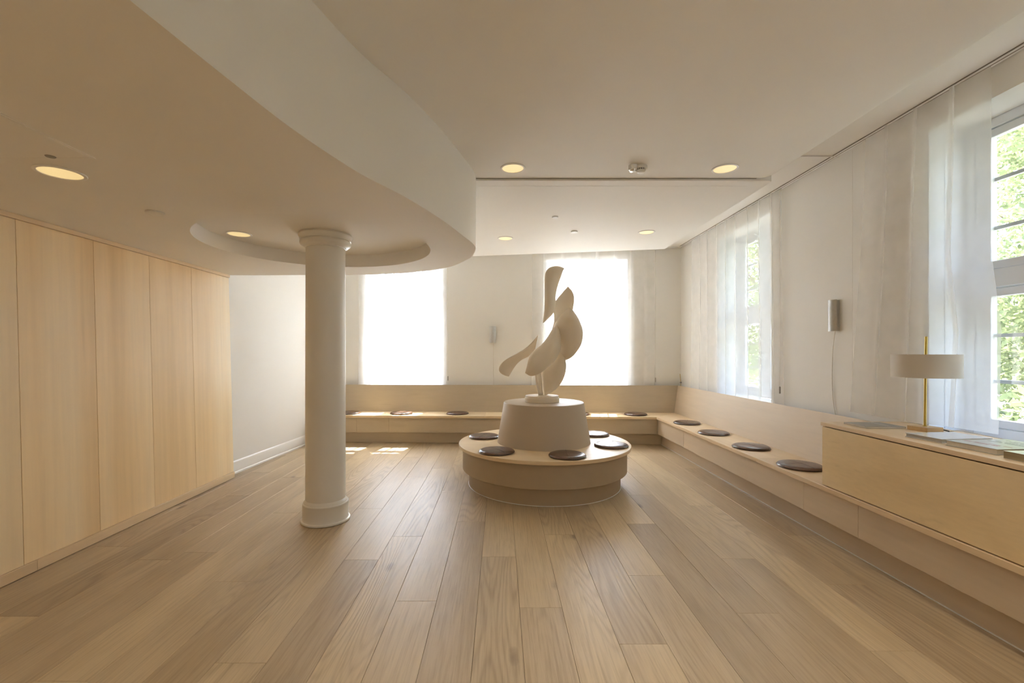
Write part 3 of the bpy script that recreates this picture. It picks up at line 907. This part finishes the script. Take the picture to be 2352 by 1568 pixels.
for px, py, lab in [(1578, 970, 'brown leather cushion on the right bench, nearest the corner of the room'),
                    (1639, 993, 'brown leather cushion on the right bench, second from the corner'),
                    (1725, 1025, 'brown leather cushion on the right bench, third from the corner'),
                    (1838, 1068, 'brown leather cushion on the right bench, tucked against the cabinet end')]:
    x, y = cb(px, py)
    spots.append((min(max(x, XF + 0.185), XB - 0.185), y, lab, 'leather cushions on the right bench', random.uniform(0, PI)))
for px, py, lab in [(1112, 1001, 'brown leather cushion on the round bench, left behind, by the pedestal'),
                    (1136, 1036, 'brown leather cushion on the round bench, front left with pale cross seam'),
                    (1303, 1044, 'darkest leather cushion at the front of the round bench'),
                    (1404, 1021, 'leather cushion on the round bench gleaming white, front right'),
                    (1372, 995, 'leather cushion gleaming white, partly behind the pedestal on the right')]:
    x, y = cb(px, py)
    d = Vector((x - RX, y - RY)); L = d.length
    L2 = min(max(L, 0.705), 0.76)
    x, y = RX + d.x / L * L2, RY + d.y / L * L2
    spots.append((x, y, lab, 'leather cushions on the round bench', math.atan2(d.y, d.x) + random.uniform(-0.3, 0.3)))
for i, (x, y, lab, grp, rz) in enumerate(spots):
    o = cproto if i == 0 else copy_tree(cproto)
    o.location = (x, y, ZSEAT)
    o.rotation_euler = (0, 0, rz)
    tag(o, lab, 'cushion', grp)

# ------------------------------------------------------------------ curtains, track, cords
def make_curtain(label, P, u, n, u0, u1, ztop, zbot, pleats, depth=0.022, fold=0.030, flare0=0.0, flare1=0.0, bow=None, seed=1):
    """sheer voile: flat fields between folded pleats, falling from the track.
       P(u) is a point on the track line, n points into the room"""
    rnd = random.Random(seed)
    cuts = sorted(pleats)
    nz = 22
    prof = []      # (u, depth factor, kind)
    W = u1 - u0
    # first edge
    line = [(u0, 0.0)]
    for i, c in enumerate(cuts):
        line += [(c - fold*0.5 - 0.05, 0.15), (c + fold*0.5, 0.9), (c - fold*0.3, 1.25), (c - fold*0.5, 1.0), (c - fold*0.2, 0.55), (c + fold*0.55, 0.35), (c + fold*0.8 + 0.04, -0.3)]
    line += [(u1, 0.2)]
    # keep order as cloth runs; resample smoothly
    pts = catmull([Vector((a, b * depth, 0)) for a, b in line], len(line) * 5)
    m = len(pts)
    ph = [rnd.uniform(0, 6.28) for _ in range(4)]
    vs = []
    for k in range(nz):
        t = k / (nz - 1)
        z = ztop + (zbot - ztop) * t
        for p in pts:
            s = (p.x - u0) / W
            uu = p.x + (flare0 * (1 - s) + flare1 * s) * t ** 1.3 + 0.012 * math.sin(2.2 * t + 5 * s + ph[0]) * t
            dd = p.y * (1 - 0.35 * t) + 0.010 * math.sin(9 * s + ph[1] + 1.3 * t) * t + 0.006 * math.sin(31 * s + ph[2] + 2 * t) * math.sin(PI * min(1, t * 1.4))
            q = P + u * uu + n * dd + Vector((0, 0, z))
            if bow: q = q + n * bow(uu, z)
            vs.append(q)
    fs = [(k*m+i, k*m+i+1, (k+1)*m+i+1, (k+1)*m+i) for k in range(nz-1) for i in range(m-1)]
    mb = MB().add(vs, fs, True)
    base = P + u * ((u0 + u1) / 2) + Vector((0, 0, zbot))
    o = mb.build('sheer_curtain', M['sheer'], base=base)
    tag(o, label, 'curtain')
    # pleat tapes at the top: the little doubled tabs on each fold
    for c in cuts:
        q = P + u * c + n * (depth * 0.8)
        MB().obox(q, u, n, -0.012, 0.012, -0.004, 0.004, ztop - 0.075, ztop).build('pleat_tab', M['sheer'], o)
    return o

PR = Vector((3.018, 0, 0)); nIn = Vector((-1, 0, 0))
def yr_of(px, x=3.018): return x * F / (px - CX)
ple_far = [yr_of(p) for p in (1610, 1627, 1648, 1669, 1691, 1719, 1746, 1774)]
c_far = make_curtain('sheer white curtain on the right wall nearest the room corner', PR, uR, nIn, yr_of(1795), yr_of(1590), 3.211, 0.78, ple_far, flare0=-0.03, flare1=0.03, seed=3)
ple_near = [yr_of(p) for p in (2042, 2108, 2193)]
def bowf(uu, z):
    k = max(0.0, min(1.0, (3.25 - uu) / 0.15)) * max(0.0, min(1.0, (2.1 - z) / 0.5)) * max(0.0, min(1.0, (z - 0.8) / 0.05 ))
    return -0.075 * k
c_near = make_curtain('sheer white curtain on the right wall behind the table lamp', PR, uR, nIn, yr_of(2276), yr_of(1989), 3.211, 0.94, ple_near, flare0=0.03, flare1=0.17, bow=bowf, seed=5)
PBk = Vector((XW, CB_WALL - 0.045, 0))
def uback(px, yy): return ((px - CX) * yy / F - XW) / UB.x
nInB = NB * -1
c_b1 = make_curtain('sheer white curtain over the back window beside the column', PBk, UB, nInB, uback(822, 7.83), uback(1026, 7.8), 3.207, 0.78,
             [uback(p, 7.8) for p in (850, 885, 920, 955, 990)], flare1=-0.02, seed=8)
c_b2 = make_curtain('sheer white curtain over the back window behind the sculpture', PBk, UB, nInB, uback(1223, 7.72), uback(1503, 7.68), 3.207, 0.78,
             [uback(p, 7.7) for p in (1250, 1290, 1330, 1370, 1410, 1448, 1478)], seed=11)
# the rail along the right wall with its dark slot
trk = empty('curtain_track', (3.03, 3.0, 3.2)); tag(trk, 'slim white ceiling curtain track above the right wall windows', 'curtain track')
MB().box(3.000, 3.045, Y_REAR, 7.6, 3.215, Z_TOP - 0.0005).build('rail', M['trim'], trk)
MB().box(2.9955, 3.000, Y_REAR, 7.6, 3.2185, Z_TOP - 0.0005).build('slot', M['gap_soft'], trk)
MB().box(3.017, 3.023, Y_REAR, 7.6, 3.2135, 3.2152).build('slot', M['gap_soft'], trk)
trb = empty('curtain_track', (0, 7.75, 3.2)); tag(trb, 'slim white ceiling curtain track above the back windows', 'curtain track')
for d0, d1, nm, mm in ((-0.062, -0.054, 'rail', 'trim'), (-0.036, -0.028, 'rail', 'trim'), (-0.054, -0.036, 'slot', 'gap')):
    MB().obox(oB, UB, NB, -6.05, -0.08, d0, d1, 3.210 if nm == 'rail' else 3.214, Z_TOP - 0.001).build(nm, M[mm], trb)
# pull cords with small weights
def cord(curt, p, z0, z1, w=0.014, r=0.0013):
    """cord as a part of its curtain, the weight as its sub-part"""
    c = MB().tube([Vector((p[0], p[1], z0)), Vector((p[0], p[1], z1 + 0.03))], r, 6).build('pull_cord', M['cord'], curt)
    MB().lathe([(0.004, z1 - 0.042), (w*0.6, z1 - 0.040), (w*0.6, z1 + 0.030), (0.003, z1 + 0.034)], p[0], p[1], 12).build('cord_weight', M['gray'], c)
q = PBk + UB * uback(1029, 7.8) + nInB * 0.02; cord(c_b1, (q.x, q.y), 3.19, 1.01)
q = PBk + UB * uback(1504.5, 7.68) + nInB * 0.02; cord(c_b2, (q.x, q.y), 3.19, 0.99)
cord(c_far, (3.0, yr_of(1791, 3.0)), 3.19, 1.05)
cord(c_near, (3.02, yr_of(1958, 3.02)), 3.19, 1.00, 0.010, 0.0006)

# ------------------------------------------------------------------ wall sconces
def sconce(label, o, u, n_in, zc, cord_pts=None):
    s = empty('wall_sconce', o + Vector((0, 0, zc - 0.14)))
    tag(s, label, 'wall lamp', 'metal sconces on the white walls')
    MB().obox(o, u, n_in, -0.046, 0.046, 0.0005, 0.030, zc - 0.139, zc + 0.139).build('back_box', M['sconce'], s, bevel=0.002)
    # shallow curved metal cover
    m = 14
    vs = []
    for z in (zc - 0.142, zc + 0.142):
        for k in range(m + 1):
            a = -1 + 2 * k / m
            vs.append(o + u * (0.054 * a) + n_in * (0.032 + 0.026 * (1 - a * a)) + Vector((0, 0, z)))
        for k in range(m, -1, -1):
            a = -1 + 2 * k / m
            vs.append(o + u * (0.054 * a) + n_in * (0.029 + 0.022 * (1 - a * a)) + Vector((0, 0, z)))
    K = 2 * (m + 1)
    mb = MB().add(vs, [(k, (k+1) % K, K + (k+1) % K, K + k) for k in range(K)], True)
    mb.add(vs, [tuple(range(K-1, -1, -1)), tuple(range(K, 2*K))])
    mb.build('cover', M['sconce'], s)
    if cord_pts: MB().tube(cord_pts, 0.0026, 6).build('cable', M['cord'], s)
    return s
ys = 4.15
pts = catmull([Vector((XW - 0.02, ys - 0.02, 1.642)), Vector((XW - 0.012, ys + 0.02, 1.45)), Vector((XW - 0.008, ys + 0.035, 1.20)), Vector((XW - 0.008, ys + 0.02, 1.0)), Vector((XW - 0.01, ys - 0.02, 0.86))], 30)
sconce('metal sconce with a trailing cable on the right wall between the curtains', Vector((XW, ys, 0)), uR, Vector((-1, 0, 0)), 1.785, pts)
xs = (1132 - CX) * 7.78 / F
ob = Vector((xs, yb(xs, CB_WALL), 0))
pts = [ob + NB * -0.008 + Vector((0.012, 0, z)) for z in (1.62, 1.3, 0.87)]
sconce('grey metal sconce on the back wall between the two bright windows', ob, UB, NB * -1, 1.755, pts)

# ------------------------------------------------------------------ ceiling fittings
def downlight(x, y, z, label, watts=4.0):
    d = empty('downlight', (x, y, z))
    tag(d, label, 'ceiling light', 'round warm recessed downlights')
    MB().lathe([(0.102, z - 0.0004), (0.1025, z - 0.003), (0.100, z - 0.006), (0.092, z - 0.0075), (0.0865, z - 0.006), (0.0855, z - 0.001)], x, y, 56, close=False).build('trim_ring', M['trim'], d)
    MB().lathe([(0.0855, z - 0.0032), (0.06, z - 0.0022), (0.002, z - 0.0016)], x, y, 56, close=False).build('diffuser', M['glow'], d)
    l = bpy.data.lights.new('downlight_beam', 'SPOT')
    l.energy = watts; l.spot_size = math.radians(104); l.spot_blend = 1.0; l.shadow_soft_size = 0.07; l.color = (1.0, 0.88, 0.70)
    lo = bpy.data.objects.new('downlight_beam', l); C.objects.link(lo); lo.location = (x, y, z - 0.02)
def cpt(px, py, z): return px_plan(px, py, z)
for px, py, z, lab in [(1178, 386, Z_NEAR, 'glowing downlight in the upper ceiling beside the soffit edge'),
                       (1665, 387, Z_NEAR, 'glowing downlight in the upper ceiling right of the smoke detector'),
                       (1161, 547, Z_FAR, 'glowing downlight in the lower far ceiling near the soffit'),
                       (1485, 533, Z_FAR, 'glowing downlight in the lower far ceiling near the right curtain'),
                       (139, 396, Z_SOF, 'largest glowing downlight, in the soffit above the maple panels'),
                       (549, 537, Z_REC, 'glowing downlight inside the round recess beside the column')]:
    x, y = cpt(px, py, z)
    downlight(x, y, z, lab)
for x, y, z, lab in [(0.1, 1.55, Z_NEAR, 'added fill downlight in the upper ceiling over the foreground, by the soffit'),
                     (1.83, 1.55, Z_NEAR, 'added fill downlight in the upper ceiling over the foreground, by the cabinet'),
                     (0.1, -0.7, Z_NEAR, 'added fill downlight in the upper ceiling behind the viewpoint, by the soffit'),
                     (1.83, -0.7, Z_NEAR, 'added fill downlight in the upper ceiling behind the viewpoint, by the cabinet'),
                     (-2.18, 0.2, Z_SOF, 'added fill downlight in the soffit above the near maple panels')]:
    downlight(x, y, z, lab, 42.0)  # extra downlights out of view, added to brighten the foreground
def disc(px, py, z, R, h, name, label, cat, mat='white_plastic'):
    x, y = cpt(px, py, z)
    o = MB().lathe([(R * 0.55, z - h), (R * 0.88, z - h * 0.92), (R, z - h * 0.55), (R, z - 0.0005)], x, y, 32).build(name, M[mat], base=(x, y, z - h))
    tag(o, label, cat)
    return o
disc(1275, 497, Z_FAR, 0.034, 0.016, 'sprinkler_cap', 'small white disc on the far ceiling, upper of the two', 'sprinkler')
disc(1319, 531, Z_FAR, 0.042, 0.016, 'sprinkler_cap', 'small white disc on the far ceiling, lower of the two', 'sprinkler')
disc(356, 487, Z_SOF, 0.052, 0.014, 'sprinkler_cap', 'white round cap on the soffit between the downlight and the recess', 'sprinkler')
disc(116, 357, Z_SOF, 0.020, 0.008, 'hatch_lock', 'tiny round lock on the soffit hatch above the big downlight', 'lock', 'gray')
# smoke detector of two joined heads
x, y = cpt(1466, 380, Z_NEAR)
z = Z_NEAR
sd = empty('smoke_detector', (x, y, z - 0.07)); tag(sd, 'white smoke detector with two heads on the upper ceiling', 'smoke detector')
MB().lathe([(0.050, z - 0.024), (0.052, z - 0.022), (0.052, z - 0.0005)], x + 0.024, y + 0.02, 32).build('mount', M['white_plastic'], sd, bevel=0.002)
MB().lathe([(0.030, z - 0.038), (0.033, z - 0.036), (0.036, z - 0.0005)], x - 0.045, y, 32).build('side_mount', M['white_plastic'], sd)
MB().lathe([(0.018, z - 0.050), (0.022, z - 0.049), (0.028, z - 0.040), (0.030, z - 0.0375)], x - 0.045, y, 24).build('sensor_cap', M['steel'], sd)
MB().lathe([(0.033, z - 0.036), (0.033, z - 0.022)], x + 0.024, y + 0.01, 32).build('vent_core', M['dark'], sd)
for k in range(16):
    t = 2*PI*k/16
    MB().tube([(x + 0.024 + 0.036*math.cos(t), y + 0.01 + 0.036*math.sin(t), z - 0.022), (x + 0.024 + 0.034*math.cos(t), y + 0.01 + 0.034*math.sin(t), z - 0.040)], 0.0035, 5).build('vent_rib', M['white_plastic'], sd)
MB().lathe([(0.016, z - 0.056), (0.028, z - 0.053), (0.037, z - 0.042), (0.037, z - 0.038)], x + 0.024, y + 0.01, 32).build('sensor_head', M['white_plastic'], sd)
MB().tube([(x - 0.012, y - 0.008, z - 0.044), (x + 0.002, y - 0.008, z - 0.044)], 0.011, 10).build('indicator', M['steel'], sd)

# ------------------------------------------------------------------ table lamp
lx, ly = 2.852, 3.055
lamp = empty('table_lamp', (lx, ly, ZC)); tag(lamp, 'table lamp with flat drum shade, brass stem and oak base on the cabinet', 'lamp')
rot = math.radians(9)
u_, n_ = Vector((math.cos(rot), math.sin(rot), 0)), Vector((-math.sin(rot), math.cos(rot), 0))
MB().obox(Vector((lx, ly, 0)), u_, n_, -0.064, 0.064, -0.064, 0.064, ZC + 0.0005, ZC + 0.029).build('lamp_base', M['lampwood'], lamp, bevel=0.0015)
MB().lathe([(0.0135, ZC + 0.029), (0.0135, ZC + 0.032), (0.008, ZC + 0.034)], lx, ly, 24).build('stem_collar', M['brass'], lamp)
MB().tube([(lx, ly, ZC + 0.03), (lx + 0.003, ly, 1.28), (lx + 0.008, ly, 1.556)], 0.0072, 16).build('lamp_stem', M['brass'], lamp)
SRr = 0.180
zt, zb_ = 1.436, 1.284
MB().lathe([(SRr - 0.004, zb_), (SRr, zb_ - 0.001), (SRr, zt), (SRr - 0.004, zt), (SRr - 0.004, zb_)], lx + 0.004, ly, 72, close=False, smooth=False).build('lamp_shade', M['shade'], lamp)
MB().lathe([(0.002, zt - 0.012), (SRr - 0.005, zt - 0.012)], lx + 0.004, ly, 48, close=False).build('shade_diffuser', M['shade'], lamp)
MB().lathe([(0.012, zt - 0.06), (0.016, zt - 0.055), (0.016, zt - 0.016)], lx + 0.004, ly, 20).build('lamp_socket', M['brass'], lamp)
pts = catmull([Vector((lx + 0.066, ly + 0.0, ZC + 0.012)), Vector((lx + 0.085, ly - 0.03, ZC + 0.012)), Vector((lx + 0.105, ly - 0.06, ZC + 0.005))], 12)
MB().tube(pts, 0.0042, 8).build('plug_cable', M['dark'], lamp)
pts = catmull([Vector((lx + 0.105, ly - 0.06, ZC + 0.005)), Vector((lx + 0.120, ly - 0.11, ZC + 0.018)), Vector((lx + 0.145, ly - 0.18, ZC + 0.014)), Vector((XW - 0.04, ly - 0.30, ZC + 0.005)), Vector((XW - 0.025, ly - 0.40, ZC + 0.004))], 26)
MB().tube(pts, 0.0022, 6).build('cable', M['cord'], lamp)

# ------------------------------------------------------------------ books on the cabinet
def book(label, corner, w, d, h, rot, cover, page, inks=(), hard=True):
    """corner = front left corner; w along +x, d along +y"""
    b = empty('book', (corner[0], corner[1], ZC)); tag(b, label, 'book', 'books lying on the low cabinet')
    u_ = Vector((math.cos(rot), math.sin(rot), 0)); n_ = Vector((-math.sin(rot), math.cos(rot), 0))
    o = Vector((corner[0], corner[1], 0)); z0 = ZC + 0.0006
    t = 0.0028 if hard else 0.0010
    e = 0.004 if hard else 0.0005
    MB().obox(o, u_, n_, e, w - 0.003, e, d - e, z0 + t, z0 + h - t).build('page_block', M[page], b)
    MB().obox(o, u_, n_, 0, w, 0, d, z0 + h - t, z0 + h).build('front_cover', M[cover], b, bevel=0.0006, seg=1)
    MB().obox(o, u_, n_, 0, w, 0, d, z0, z0 + t).build('back_cover', M[cover], b, bevel=0.0006, seg=1)
    MB().obox(o, u_, n_, w - 0.003, w, 0, d, z0 + t, z0 + h - t).build('spine', M[cover], b)
    rnd = random.Random(len(label))
    for (ua, ub_, na, nb, mat) in inks:
        # one printed line along the cover: letter-sized strokes
        ink = MB()
        long_n = (nb - na) > (ub_ - ua)
        s, e2 = (na, nb) if long_n else (ua, ub_)
        p = s
        while p < e2:
            l = rnd.uniform(0.006, 0.012)
            if rnd.random() < 0.82:
                if long_n:
                    ink.obox(o, u_, n_, ua, ub_, p, min(p + l, e2), z0 + h, z0 + h + 0.00025)
                else:
                    ink.obox(o, u_, n_, p, min(p + l, e2), na, nb, z0 + h, z0 + h + 0.00025)
            p += l + 0.003
        if ink.v: ink.build('cover_print', M[mat], b)
    return b
book('thin grey picture magazine left of the table lamp', (2.527, 3.135), 0.267, 0.213, 0.012, 0.0, 'cover_photo', 'paper',
     [(0.17, 0.178, 0.03, 0.18, 'pale_ink'), (0.19, 0.195, 0.05, 0.19, 'pale_ink')], hard=False)
book('glossy pale hardback with grey edges just in front of the lamp', (2.545, 2.622), 0.33, 0.215, 0.024, 0.10, 'cover_gloss', 'paper_grey')
book('thick grey green book with faded red and grey lettering', (2.534, 2.320), 0.37, 0.255, 0.030, 0.06, 'cover_green', 'paper',
     [(0.085, 0.105, 0.06, 0.24, 'red_ink'), (0.115, 0.126, 0.03, 0.15, 'red_ink'), (0.21, 0.222, 0.05, 0.22, 'grey_ink'), (0.235, 0.242, 0.03, 0.20, 'grey_ink'), (0.255, 0.262, 0.06, 0.22, 'grey_ink'), (0.28, 0.290, 0.02, 0.19, 'grey_ink'), (0.31, 0.318, 0.05, 0.21, 'grey_ink')])
book('book with olive page edges at the near end of the row', (2.505, 1.995), 0.30, 0.265, 0.037, 0.02, 'cover_blue', 'olive_edge', hard=False)

# thin stick in the corner behind the backrests
sx_, sy_ = 3.025, 7.622
st = empty('corner_rod', (sx_, sy_, 0.86)); tag(st, 'thin tan rod with dark collar standing in the corner behind the backrest', 'rod')
MB().tube([(sx_, sy_, 0.70), (sx_, sy_, 0.95), (sx_ - 0.012, sy_, 1.09)], 0.006, 8).build('rod', M['tan'], st)
MB().lathe([(0.008, 0.935), (0.016, 0.938), (0.016, 0.955), (0.008, 0.958)], sx_, sy_, 14).build('collar', M['gray'], st)

# ------------------------------------------------------------------ outdoors
GZ = -0.9
tag(MB().box(-60, 60, Y_REAR - 40, 90, GZ - 0.3, GZ).build('ground', M['grass']), 'lawn outside the windows', 'ground', kind='structure')
tag(MB().box(-40, 24, 8.6, 23.5, GZ, GZ + 0.02).build('pavement', M['render']), 'pale paved court behind the back windows', 'pavement', kind='structure')
tag(MB().box(4.6, 6.2, -14, 8.5, GZ, GZ + 0.02).build('path', M['paving']), 'grey paved path outside the right windows', 'path', kind='structure')
def tree(label, x, y, h, rad, nl, seed, leaf, zlow=0.2, name='tree', ls=0.13):
    rnd = random.Random(seed)
    t = empty(name, (x, y, GZ)); tag(t, label, name if name != 'shrub' else 'shrub', 'garden trees beyond the right windows')
    tk = MB().tube([(x, y, GZ - 0.1), (x + 0.1, y + 0.05, GZ + h * 0.35), (x - 0.05, y, GZ + h * 0.8)], 0.14 if name == 'tree' else 0.05, 8)
    for k in range(7):
        a = rnd.uniform(0, 6.28); zz = GZ + h * rnd.uniform(0.3, 0.7)
        tk.tube([(x, y, zz), (x + rad * 0.6 * math.cos(a), y + rad * 0.6 * math.sin(a), zz + h * 0.18)], 0.022, 6)
    tk.build('trunk', M['bark'], t)
    blobs = []
    for k in range(40):
        a = rnd.uniform(0, 6.28); q = rnd.random() ** 0.5 * rad * 0.8
        blobs.append((x + q * math.cos(a), y + q * math.sin(a), GZ + h * rnd.uniform(zlow, 0.92), rad * rnd.uniform(0.24, 0.38)))
    fo = MB()
    for k in range(nl):
        bx, by, bz, br = rnd.choice(blobs)
        d = Vector((rnd.gauss(0, 1), rnd.gauss(0, 1), rnd.gauss(0, 1))).normalized() * br * rnd.uniform(0.55, 1.05)
        p = Vector((bx, by, bz)) + d
        a = Vector((rnd.gauss(0, 1), rnd.gauss(0, 1), rnd.gauss(0, 0.6))).normalized()
        b = a.cross(Vector((rnd.gauss(0, 1), rnd.gauss(0, 1), rnd.gauss(0, 1)))).normalized()
        s = ls * rnd.uniform(0.6, 1.2) * 0.8
        fo.add([p - a*s, p + b*s*0.45, p + a*s, p - b*s*0.45], [(0, 1, 2, 3)])
    f = fo.build('foliage', leaf, t); f['kind'] = 'stuff'
    return t
tree('broad green tree filling the window behind the table lamp', 9.4, 6.6, 9.5, 3.6, 70000, 1, M['leaf'], ls=0.07)
tree('leafy tree seen through the curtained window near the corner', 9.6, 15.5, 9.0, 3.2, 50000, 2, M['leaf'], ls=0.10)
tree('leafy tree outside the nearer right window', 9.8, -1.6, 10.5, 3.4, 20000, 4, M['leaf'], ls=0.085)
tree('tall tree further back in the garden beyond the right wall', 15.5, 12.0, 11.0, 3.8, 12000, 5, M['leaf'], ls=0.13)
tree('dark shrub below the trees outside the lamp window', 5.6, 4.9, 2.0, 0.9, 3500, 6, M['leaf2'], 0.15, 'shrub', 0.09)
tree('dark shrub further along the path outside', 5.3, 12.0, 2.2, 0.9, 3000, 7, M['leaf2'], 0.15, 'shrub', 0.09)
hr = empty('house', (21, -1, GZ)); tag(hr, 'tall brown rendered house added behind the trees on the right to block sky', 'house')  # house added to block low sky and dim the right windows
MB().box(17.5, 25, -18, 9, GZ, 11.0).build('house_wall', M['render_brown'], hr)
MB().add([(17.0, -18.4, 11), (25.5, -18.4, 11), (25.5, 9.4, 11), (17.0, 9.4, 11), (21.2, -18.4, 14), (21.2, 9.4, 14)], [(0,4,5,3),(1,2,5,4),(0,1,4),(2,3,5),(3,2,1,0)]).build('house_roof', M['roof'], hr)
for i in range(7):
    yy = -16.5 + i * 3.6
    for zz in (0.4, 3.6, 6.8):
        f = MB().box(17.43, 17.5, yy, yy + 1.2, zz, zz + 1.6).build('house_window', M['winpaint'], hr)
        MB().box(17.41, 17.435, yy + 0.08, yy + 1.12, zz + 0.08, zz + 1.52).build('pane', M['winglass_far'], f)
# pale house beyond the back windows
hs = empty('house', (0, 26, GZ)); tag(hs, 'pale rendered house far beyond the back windows', 'house')
MB().box(-9, 10, 24, 32, GZ, 4.0).build('house_wall', M['render'], hs)
MB().add([(-9.4, 23.6, 4.0), (10.4, 23.6, 4.0), (10.4, 32.4, 4.0), (-9.4, 32.4, 4.0), (-9.4, 28, 6.0), (10.4, 28, 6.0)], [(0,1,5,4),(2,3,4,5),(0,4,3),(1,2,5),(3,2,1,0)]).build('house_roof', M['roof'], hs)
for i in range(6):
    xx = -7.6 + i * 3.0
    for zz in (0.2, 2.4):
        f = MB().box(xx, xx + 1.1, 23.93, 24.0, zz, zz + 1.3).build('house_window', M['winpaint'], hs)
        MB().box(xx + 0.08, xx + 1.02, 23.90, 23.935, zz + 0.08, zz + 1.22).build('pane', M['winglass_far'], f)
# unseen overhang added along the right side to keep high sun off those windows
tag(MB().box(XW + TH, XW + TH + 0.75, Y_REAR - TH, 9.5, 3.42, 3.58).build('shading_overhang', M['render'], base=(XW + TH, 3, 3.42)), 'pale overhang added outside above the right windows to shade them', 'roof', kind='structure')

# portals help the renderer find the daylight coming through the openings
def portal(c, w, h, direction):
    l = bpy.data.lights.new('window_portal', 'AREA'); l.shape = 'RECTANGLE'; l.size = w; l.size_y = h
    l.cycles.is_portal = True
    o = bpy.data.objects.new('window_portal', l); C.objects.link(o)
    o.location = c
    o.rotation_euler = Vector(direction).to_track_quat('-Z', 'Z').to_euler()
for a, b in right_ops:
    portal((XW + TH + 0.02, (a + b) / 2, (ZS + ZH) / 2), b - a, ZH - ZS, (-1, 0, 0))
for a, b in (w1, w2):
    c = oB + UB * ((a + b) / 2) + NB * (TH + 0.02) + Vector((0, 0, (ZS + ZH) / 2))
    portal(c, b - a, ZH - ZS, NB * -1)
